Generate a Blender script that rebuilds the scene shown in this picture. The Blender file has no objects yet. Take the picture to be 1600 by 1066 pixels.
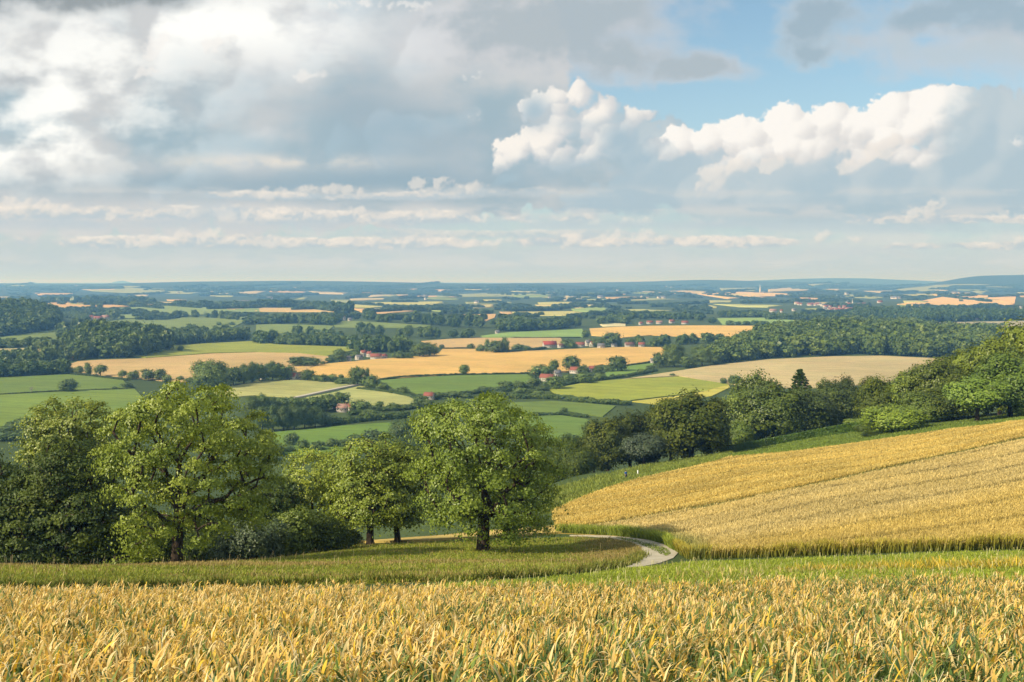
import bpy, math, random
import numpy as np
from mathutils import Vector
S = bpy.context.scene
COL = S.collection
F, CX, HY = 1700.0, 800.0, 441.0        # focal length, centre column and horizon row, in photo pixels
R = math.radians
RNG = np.random.default_rng(7)

# ------------------------------------------------------------------ mesh helpers
def make_mesh(name, V, faces, attrs=None, smooth=False):
    V = np.asarray(V, dtype=np.float32).reshape(-1, 3)
    faces = [np.asarray(f, dtype=np.int32) for f in faces if len(f)]
    me = bpy.data.meshes.new(name)
    me.vertices.add(len(V)); me.vertices.foreach_set('co', V.ravel())
    loops = np.concatenate([f.ravel() for f in faces])
    sizes = np.concatenate([np.full(len(f), f.shape[1], dtype=np.int32) for f in faces])
    starts = np.concatenate([[0], np.cumsum(sizes)[:-1]]).astype(np.int32)
    me.loops.add(len(loops)); me.loops.foreach_set('vertex_index', loops)
    me.polygons.add(len(sizes)); me.polygons.foreach_set('loop_start', starts)
    if smooth:
        me.polygons.foreach_set('use_smooth', np.ones(len(sizes), dtype=bool))
    me.update(calc_edges=True)
    for k, a in (attrs or {}).items():
        a = np.asarray(a, dtype=np.float32)
        if a.ndim == 1:
            me.attributes.new(k, 'FLOAT', 'POINT').data.foreach_set('value', a)
        else:
            if a.shape[1] == 3: a = np.concatenate([a, np.ones((len(a), 1), np.float32)], 1)
            me.attributes.new(k, 'FLOAT_COLOR', 'POINT').data.foreach_set('color', np.ascontiguousarray(a).ravel())
    return me

def link(name, me, mat=None, parent=None, loc=None):
    o = bpy.data.objects.new(name, me); COL.objects.link(o)
    if mat is not None and me is not None and len(me.materials) == 0: me.materials.append(mat)
    if parent is not None: o.parent = parent
    if loc is not None: o.location = loc
    return o

def tag(o, label=None, cat=None, group=None, kind=None):
    if label: o['label'] = label
    if cat: o['category'] = cat
    if group: o['group'] = group
    if kind: o['kind'] = kind
    return o

def empty(name, loc, label, cat, group=None, rz=0.0):
    e = bpy.data.objects.new(name, None); COL.objects.link(e)
    e.empty_display_size = 0.3
    e.location = loc; e.rotation_euler = (0, 0, rz)
    return tag(e, label, cat, group)

class Geo:
    """collects vertex and face arrays into one mesh"""
    def __init__(s): s.V = []; s.F = []; s.n = 0; s.A = []
    def add(s, V, faces, a=None):
        V = np.asarray(V, float).reshape(-1, 3)
        s.V.append(V)
        for f in faces: s.F.append(np.asarray(f, np.int64) + s.n)
        s.n += len(V)
        if a is not None: s.A.append(np.broadcast_to(a, (len(V),) + np.shape(a)[1:]) if np.ndim(a) else np.full(len(V), a))
    def box(s, x0, x1, y0, y1, z0, z1):
        V = [(x, y, z) for z in (z0, z1) for y in (y0, y1) for x in (x0, x1)]
        s.add(V, [[(0, 2, 3, 1), (4, 5, 7, 6), (0, 1, 5, 4), (2, 6, 7, 3), (0, 4, 6, 2), (1, 3, 7, 5)]])
    def mesh(s, name, attr='tint', smooth=False):
        # group faces of equal size
        return make_mesh(name, np.concatenate(s.V), s.F, {attr: np.concatenate(s.A)} if s.A else None, smooth)

# ------------------------------------------------------------------ material helpers
def new_mat(name):
    m = bpy.data.materials.new(name); m.use_nodes = True
    nt = m.node_tree; nt.nodes.clear()
    return m, nt

class NT:
    """tiny wrapper to write node maths as calls"""
    def __init__(s, nt): s.nt = nt
    def node(s, t, **kw):
        n = s.nt.nodes.new(t)
        for k, v in kw.items(): setattr(n, k, v)
        return n
    def put(s, sock, v):
        if v is None: return
        if hasattr(v, 'is_output'): s.nt.links.new(v, sock)
        else: sock.default_value = v
    def math(s, op, a, b=None, c=None, clamp=False):
        n = s.node('ShaderNodeMath', operation=op, use_clamp=clamp)
        s.put(n.inputs[0], a)
        if b is not None: s.put(n.inputs[1], b)
        if c is not None: s.put(n.inputs[2], c)
        return n.outputs[0]
    def vmath(s, op, a, b=None, out=0):
        n = s.node('ShaderNodeVectorMath', operation=op)
        s.put(n.inputs[0], a)
        if b is not None: s.put(n.inputs['Scale'] if op == 'SCALE' else n.inputs[1], b)
        return n.outputs[out]
    def mix(s, f, a, b):
        n = s.node('ShaderNodeMix', data_type='RGBA')
        s.put(n.inputs[0], f); s.put(n.inputs[6], a); s.put(n.inputs[7], b)
        return n.outputs[2]
    def mul(s, a, b):
        n = s.node('ShaderNodeMix', data_type='RGBA', blend_type='MULTIPLY')
        n.inputs[0].default_value = 1; s.put(n.inputs[6], a); s.put(n.inputs[7], b)
        return n.outputs[2]
    def noise(s, vec, scale, detail=3, rough=0.5, out='Fac', dist=0.0):
        n = s.node('ShaderNodeTexNoise'); s.put(n.inputs['Vector'], vec)
        n.inputs['Scale'].default_value = scale; n.inputs['Detail'].default_value = detail
        n.inputs['Roughness'].default_value = rough; n.inputs['Distortion'].default_value = dist
        return n.outputs[out]
    def ramp(s, f, lo, hi, a=0.0, b=1.0, smooth=False):
        n = s.node('ShaderNodeMapRange', interpolation_type='SMOOTHSTEP' if smooth else 'LINEAR')
        s.put(n.inputs[0], f)
        for i, v in ((1, lo), (2, hi), (3, a), (4, b)): s.put(n.inputs[i], v)
        return n.outputs[0]
    def xyz(s, x, y, z):
        n = s.node('ShaderNodeCombineXYZ'); s.put(n.inputs[0], x); s.put(n.inputs[1], y); s.put(n.inputs[2], z)
        return n.outputs[0]
    def sep(s, v):
        n = s.node('ShaderNodeSeparateXYZ'); s.put(n.inputs[0], v); return n.outputs

def rgb(c): return (c[0], c[1], c[2], 1.0)
def srgb(r, g, b):
    f = lambda c: (c/255/12.92) if c/255 <= .04045 else ((c/255+.055)/1.055)**2.4
    return (f(r), f(g), f(b))

def pbsdf(n, color, rough=0.8, spec=0.3, normal=None):
    p = n.node('ShaderNodeBsdfPrincipled')
    n.put(p.inputs['Base Color'], color); n.put(p.inputs['Roughness'], rough)
    p.inputs['Specular IOR Level'].default_value = spec
    if normal is not None: n.put(p.inputs['Normal'], normal)
    return p.outputs[0]
def out_surf(n, sh):
    o = n.node('ShaderNodeOutputMaterial'); n.put(o.inputs[0], sh)

# ------------------------------------------------------------------ terrain: thin-plate surface through measured points
CTRL = []
def cp(px, d, z): CTRL.append(((px-CX)/F*d, d, z))
for u in (-1.1, -.5, 0, .5, 1.1):
    CTRL += [(u*15, 0, -1.8), (u*19, 4, -2.75), (u*23.5, 8.5, -4.0), (u*8, -11, 0.6)]
for px in (-500, 0, 400, 800, 1200, 1600, 2100):
    cp(px, 20, -7.0); cp(px, 33, -10.3)
for px in (-500, 0, 400, 800): cp(px, 42, -12.5)
for px in (1066, 1330, 1600, 2100): cp(px, 42, -12.3)
for px, d, z in ((1066, 50, -13.75), (1600, 50, -13.3), (800, 55, -15.0), (400, 55, -15.3), (0, 55, -15.2), (-500, 60, -16),
                 (1066, 66, -17.3), (1060, 78, -20.0), (1300, 76, -19.1), (1600, 74, -18.2), (2100, 74, -17.0),
                 (0, 72, -18.9), (-500, 75, -19), (275, 84, -21.9), (0, 86, -22.8), (-500, 90, -25), (540, 84, -21.4), (755, 96, -23.8), (900, 88, -22.4), (580, 110, -26.7),
                 (960, 110, -25.9), (880, 120, -28.0), (720, 125, -29.3), (560, 130, -31), (350, 110, -29), (1060, 100, -23.9),
                 (1300, 125, -24.2), (1600, 115, -21.6), (2100, 115, -18), (1000, 140, -29.6), (860, 150, -31.9),
                 (1000, 200, -35.8), (1140, 232, -37.0), (1350, 237, -34.2), (1600, 222, -28.0), (2100, 215, -21), (870, 190, -37.2),
                 (900, 245, -43.6), (1250, 262, -38.4), (1345, 270, -36.0), (1600, 260, -31.5), (2100, 260, -25),
                 (1250, 320, -46), (1600, 330, -39), (2100, 330, -33), (1000, 300, -53), (700, 200, -46), (560, 180, -45), (200, 150, -42), (-500, 150, -42),
                 (600, 300, -67), (200, 300, -68), (-500, 300, -66), (850, 330, -64), (1250, 420, -64), (1700, 430, -55), (2200, 430, -50)):
    cp(px, d, z)
for d in (500, 800, 1400, 2500, 5000, 10000, 20000, 42000):
    for px in (-900, -300, 300, 800, 1300, 1900, 2500): cp(px, d, -75 if d > 500 or px < 1500 else -70)
CTRL = np.array(CTRL)
D0 = 15.0
def warp(x, y): return np.stack([3.0*x/(y+D0), np.log(y+D0)], -1)
cw = warp(CTRL[:, 0], CTRL[:, 1])
def tps(r2): return 0.5*r2*np.log(r2+1e-12)
n_ = len(cw)
K = tps(((cw[:, None]-cw[None])**2).sum(-1)) + 2e-4*np.eye(n_)
P_ = np.concatenate([np.ones((n_, 1)), cw], 1)
sol = np.linalg.solve(np.block([[K, P_], [P_.T, np.zeros((3, 3))]]), np.concatenate([CTRL[:, 2], np.zeros(3)]))
U1, NU = 1.25, 421
L0, L1, NL = math.log(3.0), math.log(42000.0+D0), 640
gu = np.linspace(-U1, U1, NU); gl = np.linspace(L0, L1, NL)
GU, GL = np.meshgrid(gu, gl)
q = np.stack([3*GU.ravel(), GL.ravel()], -1)
Z = np.empty(len(q))
for i in range(0, len(q), 20000):
    b = q[i:i+20000]
    Z[i:i+20000] = tps(((b[:, None]-cw[None])**2).sum(-1)) @ sol[:n_] + sol[n_] + b @ sol[n_+1:]
Z = Z.reshape(NL, NU)
GY = np.exp(GL)-D0; GX = GU*np.exp(GL)
BUMPS = [  # px, d, half-width in px, relative half-depth, height
    (0, 1780, 95, .13, 34), (150, 1180, 110, .075, 13), (1330, 1230, 190, .085, 14), (1100, 2100, 400, .2, 4), (120, 3300, 260, .22, 12),
    (560, 2500, 150, .1, 9), (640, 1900, 200, .10, 8), (480, 1000, 200, .15, 3), (1450, 3600, 260, .18, 8), (1500, 5000, 130, .1, 20),
    (-300, 2600, 200, .3, 20), (1200, 7000, 260, .14, 22), (900, 5200, 250, .12, 12),
    (430, 9500, 420, .16, 84), (820, 8000, 120, .10, 48), (300, 7500, 200, .12, 30), (1120, 11000, 330, .14, 90), (1520, 9500, 60, .10, 40), (1650, 9800, 170, .13, 88), (1800, 9500, 250, .2, 90),
    (1330, 15000, 200, .12, 112), (190, 22000, 17, .06, 74), (-100, 14000, 250, .18, 72), (700, 26000, 1500, .2, 62), (0, 11000, 260, .1, 40), (1000, 17000, 400, .15, 70)]
LY = np.log(np.maximum(GY, 1.0)); PXg = CX + F*GX/np.maximum(GY, 1.0)
for px, d, hw, rd, h in BUMPS:
    Z += h*np.exp(-((PXg-px)/hw)**2)*np.exp(-((LY-math.log(d))/rd)**2)*(GY > 30)
def vnoise(x, y, s, seed):
    r = np.random.default_rng(seed); t = r.random((256, 256))
    fx, fy = x/s, y/s
    ix, iy = np.floor(fx).astype(int), np.floor(fy).astype(int)
    ax, ay = fx-ix, fy-iy
    ax = ax*ax*(3-2*ax); ay = ay*ay*(3-2*ay)
    g = lambda i, j: t[i % 256, j % 256]
    return ((g(ix, iy)*(1-ax)+g(ix+1, iy)*ax)*(1-ay) + (g(ix, iy+1)*(1-ax)+g(ix+1, iy+1)*ax)*ay)*2-1
Z += np.clip((GY-500)/800, 0, 1)*2.2*vnoise(GX, GY, 260, 3)
Z += np.clip((GY-4000)/4000, 0, 1)*6*vnoise(PXg*3, LY*900, 300, 4)
def _bil(A, x, y):
    L = np.log(np.maximum(y+D0, 3.0)); u = x/(np.maximum(y+D0, 3.0))
    fi = np.clip((L-L0)/(L1-L0)*(NL-1), 0, NL-1.001); fj = np.clip((u+U1)/(2*U1)*(NU-1), 0, NU-1.001)
    i, j = fi.astype(int), fj.astype(int); a, b = fi-i, fj-j
    return (A[i, j]*(1-b)+A[i, j+1]*b)*(1-a) + (A[i+1, j]*(1-b)+A[i+1, j+1]*b)*a
def H(x, y): return _bil(Z, np.asarray(x, float), np.asarray(y, float))
_D = np.exp(np.linspace(math.log(4), math.log(41000), 2200))
def proj(px, py, dmin=4.0, dmax=40500.0):
    """points of the ground seen along photo pixels -> (n,3); the ray is marched from dmin outwards"""
    px = np.atleast_1d(np.asarray(px, float)); py = np.atleast_1d(np.asarray(py, float))
    out = np.empty((len(px), 3))
    D = _D[(_D >= dmin) & (_D <= dmax)]
    for i in range(0, len(px), 2000):
        u = (px[i:i+2000]-CX)/F; s = (py[i:i+2000]-HY)/F
        g = H(u[:, None]*D[None], np.broadcast_to(D[None], (len(u), len(D)))) + s[:, None]*D[None]
        hit = g >= 0
        k = np.where(hit.any(1), hit.argmax(1), len(D)-1); k = np.maximum(k, 1)
        r = np.arange(len(u)); g0, g1 = g[r, k-1], g[r, k]
        t = np.clip(-g0/np.where(abs(g1-g0) < 1e-9, 1e-9, g1-g0), 0, 1)
        d = D[k-1] + t*(D[k]-D[k-1])
        out[i:i+2000, 0] = u*d; out[i:i+2000, 1] = d
    out[:, 2] = H(out[:, 0], out[:, 1])
    return out
def pix(x, y, z): return CX + F*x/y, HY - F*z/y

# ------------------------------------------------------------------ camera, sun
cam = bpy.data.cameras.new('camera'); cam.sensor_width = 36; cam.lens = 36*F/1600
cam.shift_y = -(533-HY)/1600; cam.clip_start = 0.1; cam.clip_end = 120000
co = bpy.data.objects.new('camera', cam); COL.objects.link(co)
co.location = (0, 0, 0); co.rotation_euler = (R(90), 0, 0); S.camera = co
SUNV = Vector((-1.0, -0.58, 0.84)).normalized()
sl = bpy.data.lights.new('sun', 'SUN'); sl.energy = 5.0; sl.angle = R(0.6); sl.color = (1.0, 0.88, 0.66)
so = bpy.data.objects.new('sun', sl); COL.objects.link(so)
so.rotation_euler = SUNV.to_track_quat('Z', 'Y').to_euler(); so.location = (-40, -20, 60)
S.view_settings.view_transform = 'Standard'; S.view_settings.look = 'None'
S.view_settings.exposure = 0.35; S.view_settings.gamma = 1
S.render.engine = 'CYCLES'
S.cycles.max_bounces = 6; S.cycles.diffuse_bounces = 3; S.cycles.transmission_bounces = 4; S.cycles.volume_bounces = 0
S.cycles.sample_clamp_indirect = 6

# ------------------------------------------------------------------ sky: Nishita blue with layered clouds by direction
W = bpy.data.worlds.new('World'); S.world = W; W.use_nodes = True
wt = W.node_tree; wt.nodes.clear(); w = NT(wt)
sky = w.node('ShaderNodeTexSky', sky_type='NISHITA'); sky.sun_disc = False
sky.sun_elevation = math.asin(SUNV.z); sky.sun_rotation = math.atan2(SUNV.x, SUNV.y)
sky.altitude = 100; sky.air_density = 1.0; sky.dust_density = 1.2; sky.ozone_density = 1.6
# ------------------------------------------------------------------ clouds computed in numpy: one sheet of sky directions
CW, CH, CX0, CY0 = 2048, 512, -224, -71          # canvas in steps of one photo pixel; its last row is the horizon
_yy, _xx = np.mgrid[0:CH, 0:CW].astype(np.float64)
CXX = _xx + CX0; CYY = _yy + CY0
def perlin(x, y, seed):
    r = np.random.default_rng(seed); a = r.random((128, 128))*2*np.pi; gx, gy = np.cos(a), np.sin(a)
    ix, iy = np.floor(x).astype(int), np.floor(y).astype(int); fx, fy = x-ix, y-iy
    u, v = fx**3*(fx*(fx*6-15)+10), fy**3*(fy*(fy*6-15)+10)
    def d(i, j): return gx[(ix+i) % 128, (iy+j) % 128]*(fx-i) + gy[(ix+i) % 128, (iy+j) % 128]*(fy-j)
    return ((d(0, 0)*(1-u)+d(1, 0)*u)*(1-v) + (d(0, 1)*(1-u)+d(1, 1)*u)*v)*1.5
def fbm(x, y, s, oct_=5, gain=0.5, seed=0):
    t = 0; a = 1; n = 0
    for o in range(oct_):
        t = t + a*perlin(x/s*2**o+17.3*o, y/s*2**o+9.1*o, seed+o); n += a; a *= gain
    return t/n
def worley(x, y, seed):
    r = np.random.default_rng(seed); px, py = r.random((128, 128)), r.random((128, 128))
    ix, iy = np.floor(x).astype(int), np.floor(y).astype(int); best = np.full(x.shape, 9.0)
    for i in (-1, 0, 1):
        for j in (-1, 0, 1):
            a, b = (ix+i) % 128, (iy+j) % 128
            best = np.minimum(best, (ix+i+px[a, b]-x)**2+(iy+j+py[a, b]-y)**2)
    return best
def billow(x, y, s, oct_=4, gain=0.5, seed=50):
    t = 0; a = 1; n = 0
    for o in range(oct_):
        t = t + a*np.sqrt(np.clip(1-worley(x/s*2**o+3.3*o, y/s*2**o+7.7*o, seed+o)/.75, 0, 1)); n += a; a *= gain
    return t/n-0.55
def sst(x, a, b):
    t = np.clip((x-a)/(b-a), 0, 1); return t*t*(3-2*t)
def blur(A, k):
    for ax in (0, 1):
        for _ in range(2):
            p = np.pad(A, [(k+1, k) if i == ax else (0, 0) for i in (0, 1)], mode='edge'); c = np.cumsum(p, ax)
            A = (c[2*k+1:]-c[:-2*k-1])/(2*k+1) if ax == 0 else (c[:, 2*k+1:]-c[:, :-2*k-1])/(2*k+1)
    return A
def shape(ell, X, Y, k=6.0):
    acc = 0
    for (ex, ey, rx, ry) in ell:
        r = np.sqrt(((X-ex)/rx)**2+((Y-ey)/ry)**2); acc = acc + np.exp(k*np.clip(1-r, -1.5, 1))
    return np.log(acc+1e-9)/k
def gl(px, py, rx, ry): return np.exp(-((CXX-px)/rx)**2-((CYY-py)/ry)**2)
C_ = lambda *c: np.array(srgb(*c))
SKYC = np.zeros((CH, CW, 3)); SKYA = np.zeros((CH, CW))
def over(color, a):
    global SKYC, SKYA
    a = np.clip(a, 0, 1); na = a+SKYA*(1-a)
    SKYC = (color*a[..., None] + SKYC*(SKYA*(1-a))[..., None])/np.maximum(na, 1e-6)[..., None]; SKYA = na
def lerp(a, b, t): return a + (b-a)*np.clip(t, 0, 1)[..., None]
wx, wy = fbm(CXX, CYY*1.3, 150, 5, .55, 1), fbm(CXX, CYY*1.3, 150, 5, .55, 11)
fx_, fy_ = fbm(CXX, CYY, 40, 4, .55, 21), fbm(CXX, CYY, 40, 4, .55, 31)
fh1, fh2, fh3 = fbm(CXX, CYY, 13, 4, .6, 141), fbm(CXX, CYY, 13, 4, .6, 151), fbm(CXX, CYY, 9, 3, .6, 161)
n1 = fbm(CXX, CYY*1.7, 240, 5, .5, 41); n2 = fbm(CXX, CYY*1.5, 90, 6, .55, 61); n3 = fbm(CXX, CYY*3.0, 130, 5, .5, 71)
def puffs(ell, seed, size, amp, wamp, soft, relief, gain=.45, bk=2, rag=0.0, light=(-.62, -.60, .50)):
    """a heap of cumulus: coverage, and how much each spot faces the light"""
    X, Y = CXX + wamp*fx_*2+wamp*wx, CYY + wamp*fy_*2+wamp*wy
    sh = shape(ell, X, Y)
    b = billow(X, Y*1.1, size, 4, gain, seed)
    D = sh + amp*b + rag*(n2+.7*fx_)
    cov = sst(D, 0, soft)
    hgt = np.sqrt(np.clip(D+.02, 0, None))*relief + b*relief*.55
    hgt = blur(hgt, bk)
    gy, gx = np.gradient(hgt)
    nl = np.sqrt(gx*gx+gy*gy+1)
    lam = (-gx*light[0]-gy*light[1]+light[2])/nl
    return D, cov, lam
def bil(A, X, Y):
    X = np.clip(X, 0, CW-1.001); Y = np.clip(Y, 0, CH-1.001); ix, iy = X.astype(int), Y.astype(int); a, b = X-ix, Y-iy
    return (A[iy, ix]*(1-a)+A[iy, ix+1]*a)*(1-b)+(A[iy+1, ix]*(1-a)+A[iy+1, ix+1]*a)*b
def heap(ell, seed, rmin, rmax, n, warp_=(5, 4), soft=3.0, base_cut=None, squash=.85, light=(-.60, -.62, .50), bk=4):
    """a cumulus heap made of thousands of round puffs: coverage, light on its surface, and the share of shade deep inside"""
    r_ = np.random.default_rng(seed); ell = np.array(ell, float)
    w_ = ell[:, 2]*ell[:, 3]; k = r_.choice(len(ell), n, p=w_/w_.sum())
    a = r_.random(n)*2*np.pi; q_ = np.sqrt(r_.random(n))
    rad = rmin*(rmax/rmin)**(r_.random(n)**2.2)
    lim = np.clip(1-rad/np.minimum(ell[k, 2], ell[k, 3])*.55, .1, 1)
    cx = ell[k, 0]+np.cos(a)*q_*ell[k, 2]*lim; cy = ell[k, 1]+np.sin(a)*q_*ell[k, 3]*lim
    qq = q_*lim; cz = np.sqrt(np.clip(1-qq*qq, 0, 1))*np.minimum(ell[k, 2], ell[k, 3])*.9
    Hm = np.full((CH, CW), -99.0)
    for x, y, z, r in zip(cx-CX0, cy-CY0, cz, rad):
        x0, x1, y0, y1 = int(max(0, x-r-1)), int(min(CW, x+r+2)), int(max(0, y-r-1)), int(min(CH, y+r+2))
        if x1 <= x0 or y1 <= y0: continue
        d2 = (_xx[y0:y1, x0:x1]-x)**2+((_yy[y0:y1, x0:x1]-y)/squash)**2
        hh = np.where(d2 < r*r, z+np.sqrt(np.clip(r*r-d2, 0, None)), -99)
        np.maximum(Hm[y0:y1, x0:x1], hh, out=Hm[y0:y1, x0:x1])
    inside_ = (Hm > -50).astype(float)
    Hs = np.where(Hm > -50, Hm, 0)
    Xw = _xx+warp_[0]*fx_*2.2+warp_[1]*fh1*2; Yw = _yy+warp_[0]*fy_*2.2+warp_[1]*fh2*2
    cov = bil(blur(inside_, 1), Xw, Yw); kb = max(1, int(soft*1.1)); cov = blur(bil(blur(inside_, kb), Xw, Yw), 1); cov = sst(cov+.42*(fh1+.8*fx_)*np.clip(4*cov*(1-cov), 0, 1), .18, .82)
    hb = blur(Hs, max(1, bk//2)); gy, gx = np.gradient(hb); nl = np.sqrt(gx*gx+gy*gy+1); lam = (-gx*light[0]-gy*light[1]+light[2])/nl
    wb = np.maximum(blur(inside_, bk), .05); lam = blur(lam*inside_, 1)/np.maximum(blur(inside_, 1), .05)
    lb = blur(lam*inside_, 6)/np.maximum(blur(inside_, 6), .05)
    big = blur(Hs, 14); by, bx = np.gradient(big); bl = (-bx*light[0]*2-by*light[1]*2+light[2])/np.sqrt(4*bx*bx+4*by*by+1)
    lit_ = np.clip(.40*lam+.22*lb+.48*bl, 0, 1)
    return cov, np.clip(bil(lit_, _xx+.45*(Xw-_xx), _yy+.45*(Yw-_yy))+.11*fh1+.08*fx_, 0, 1), hb
def march(D, steps, st, k):
    """how much cloud lies between a spot and the light, up and to the left"""
    occ = 0; P = np.clip(D, 0, .6)
    for i in range(1, steps+1):
        occ = occ + np.roll(np.roll(P, int(i*st*.75), 0), int(i*st*.66), 1)
    return np.exp(-k*occ/steps)
# pale veil low over the land
over(np.broadcast_to(C_(201, 212, 222), (CH, CW, 3)), 0.95*np.exp(-np.clip(441-CYY, 0, None)/170)+.03)
def tone3(lit, a, b, c, t0=.12, t1=.48, t2=.82): return lerp(lerp(C_(*a), C_(*b), sst(lit, t0, t1)), C_(*c), sst(lit, t1-.05, t2))
# the big grey bank: soft inside, crumbling at its right and upper edge
bank = [(250, 190, 520, 170), (420, 10, 380, 70), (560, 110, 300, 130), (640, 205, 180, 110), (60, 100, 300, 200), (380, 265, 480, 50), (640, 285, 300, 40), (760, 150, 60, 70), (-400, 200, 400, 200)]
bankr = [(940, 275, 150, 60), (1035, 240, 60, 40), (900, 225, 110, 60), (990, 215, 50, 28), (1270, 295, 320, 70), (1570, 230, 160, 90), (1420, 320, 330, 40), (1900, 250, 300, 150), (1150, 250, 120, 40)]
covr, litr, _ = heap(bankr, 701, 18, 70, 500, (12, 4), 8, bk=6)
litr = blur(litr, 4)
over(lerp(C_(178, 197, 208), C_(196, 208, 214), sst(litr+.3*n1, .2, .9)), covr*.97*(1-.85*sst(CYY+16*n2+6*n3, 322, 366)))
over(np.broadcast_to(C_(170, 191, 203), (CH, CW, 3)), .55*np.exp(-((CXX-1270)/360)**2-((CYY+6*n2-332)/22)**2)+.4*np.exp(-((CXX-930)/120)**2-((CYY+6*n2-285)/20)**2))
D, cov, lam = puffs(bank, 80, 85, .42, 16, .10, 11)
_, litk, _ = heap(bank, 702, 26, 120, 420, (16, 3), 4, bk=9)
litk = blur(litk, 4)
dk = lerp(C_(214, 216, 217), C_(170, 192, 203), sst(-n1+.35*n2, -.28, .36))
base_b = lerp(dk, C_(158, 181, 195), .85*gl(400, 290, 470, 26)+.75*gl(660, 225, 170, 80)+.3*gl(330, 150, 150, 70)+.5*gl(560, 160, 90, 50))
base_b = lerp(base_b, C_(215, 218, 222), .75*gl(620, 50, 230, 60))
base_b = base_b*(1+.11*(sst(litk, .25, .85)-.55)*(1-.5*gl(620, 240, 300, 60)))[..., None]
sun_g = gl(90, 140, 230, 120)+.9*gl(330, 30, 200, 50)+.85*gl(60, 240, 110, 40)+.35*gl(480, 70, 130, 60)
base_b = lerp(base_b, np.array([1.04, 1.04, 1.0]), sun_g*sst(n2+.5*n3+.25*n1+.45*(litk-.5), -.55, .35))
edge = sst(litk, .5, .9)*sst(.32-D, -.05, .25)
base_b = lerp(base_b, C_(243, 240, 236), .85*edge)
over(base_b, cov)
for (px, py, rx, ry, c, a) in ((420, 252, 170, 10, (230, 225, 216), .9), (660, 300, 90, 8, (215, 216, 214), .6), (200, 264, 160, 8, (214, 216, 216), .5)):
    over(np.broadcast_to(C_(*c), (CH, CW, 3)), a*gl(px+0, py, rx, ry)*sst(n2+.4*n3+.3*fx_, -.3, .2))
# low flat-based shelves near the horizon: cream tops, grey bases
streak = fbm(CXX, CYY*3.6, 120, 6, .62, 171)
for y0_, h_, a_, c_ in ((330, 11, .55, (224, 221, 217)), (352, 9, .45, (196, 207, 214)), (372, 13, .5, (222, 221, 219)), (392, 8, .55, (204, 211, 216)), (410, 12, .5, (222, 222, 221)), (300, 8, .4, (222, 220, 216))):
    over(np.broadcast_to(C_(*c_), (CH, CW, 3)), a_*np.exp(-((CYY+7*n1-y0_)/h_)**2)*sst(streak+.25*n3, -.25, .2))
def flat_base(y, soft=6): return 1-sst(CYY+5*n2+2*fx_, y-soft, y+soft)
# broken cloud banks low over the land: noise cut by bands, bright on their upper edges
low_f = .9*fbm(CXX, CYY*1.9, 120, 7, .60, 181)+.55*billow(CXX+20*fx_, CYY*1.5+10*fy_, 42, 4, .5, 190)+.5*n1
up_f = np.roll(low_f, 5, 0); up2 = np.roll(low_f, 14, 0)
for y_, h_, px_, w_, a_ in ((334, 15, 120, 420, .9), (306, 10, 520, 260, .8), (340, 14, 620, 330, .9), (380, 13, 420, 420, .95), (378, 12, 1060, 330, .95), (342, 13, 1500, 260, .9), (366, 9, 800, 300, .6), (384, 9, 1650, 300, .8), (300, 12, 760, 120, .6)):
    env = np.exp(-((CYY+4*n1-y_)/h_)**2)*np.exp(-((CXX-px_)/w_)**4)
    dn = low_f+1.35*env-.95; cv = sst(dn, -.12, .36)*(1-sst(CYY+3*n3, y_+h_*.55, y_+h_*1.15)); lt = sst((low_f-up_f)*1.1+(low_f-up2)*.55+.25*(y_-CYY)/h_, -.35, .75)
    over(lerp(lerp(C_(190, 203, 211), C_(221, 219, 215), sst(lt, .05, .5)), C_(245, 237, 226), sst(lt, .45, .95)), cv*a_)
for seed, y0, ell in ((711, 318, [(470, 303, 70, 9), (520, 301, 40, 9), (430, 306, 40, 8), (690, 292, 50, 9), (660, 290, 24, 12)]),
                      (712, 352, [(-40, 330, 130, 14), (40, 326, 60, 15), (90, 333, 50, 10), (185, 342, 26, 9), (370, 340, 40, 16), (440, 337, 46, 15), (480, 342, 40, 10), (560, 336, 18, 15), (600, 344, 60, 9), (680, 343, 70, 7), (300, 338, 60, 10), (1440, 340, 50, 13), (1500, 344, 90, 9), (1580, 343, 70, 9), (1465, 322, 22, 16), (1420, 330, 26, 8), (1650, 345, 90, 12), (1010, 350, 100, 6), (930, 352, 40, 7), (1100, 352, 60, 5)]),
                      (713, 393, [(200, 386, 26, 6), (240, 380, 40, 11), (280, 374, 34, 14), (335, 374, 36, 15), (380, 380, 44, 9), (430, 382, 34, 8), (545, 383, 36, 9), (640, 380, 34, 11), (680, 383, 54, 8), (740, 384, 40, 7), (785, 380, 34, 10), (900, 376, 18, 15), (893, 385, 24, 7), (960, 372, 28, 14), (1005, 374, 26, 16), (1035, 382, 20, 9), (1085, 382, 38, 11), (1140, 381, 46, 10), (1190, 383, 36, 7), (1290, 371, 46, 6), (1597, 376, 26, 8), (1750, 378, 70, 9), (-120, 380, 60, 10)])):
    ell = ell+[(x+rx*1.1, y+ry*.3, rx*.8, ry*.55) for x, y, rx, ry in ell]
    cov, lit, _ = heap(ell, seed, 3, 14, 1500, (6, 5), 6, squash=.8, bk=2)
    f_ = flat_base(y0-4, 9); ragged = sst(n2+.9*fx_+.7*fh1+.5*n3+1.3*(lit-.45), -.40, .30)
    over(tone3(lit, (192, 205, 212), (222, 219, 214), (245, 236, 225), .10, .46, .82), cov*f_*(.05+.95*ragged)*.55)
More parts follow.
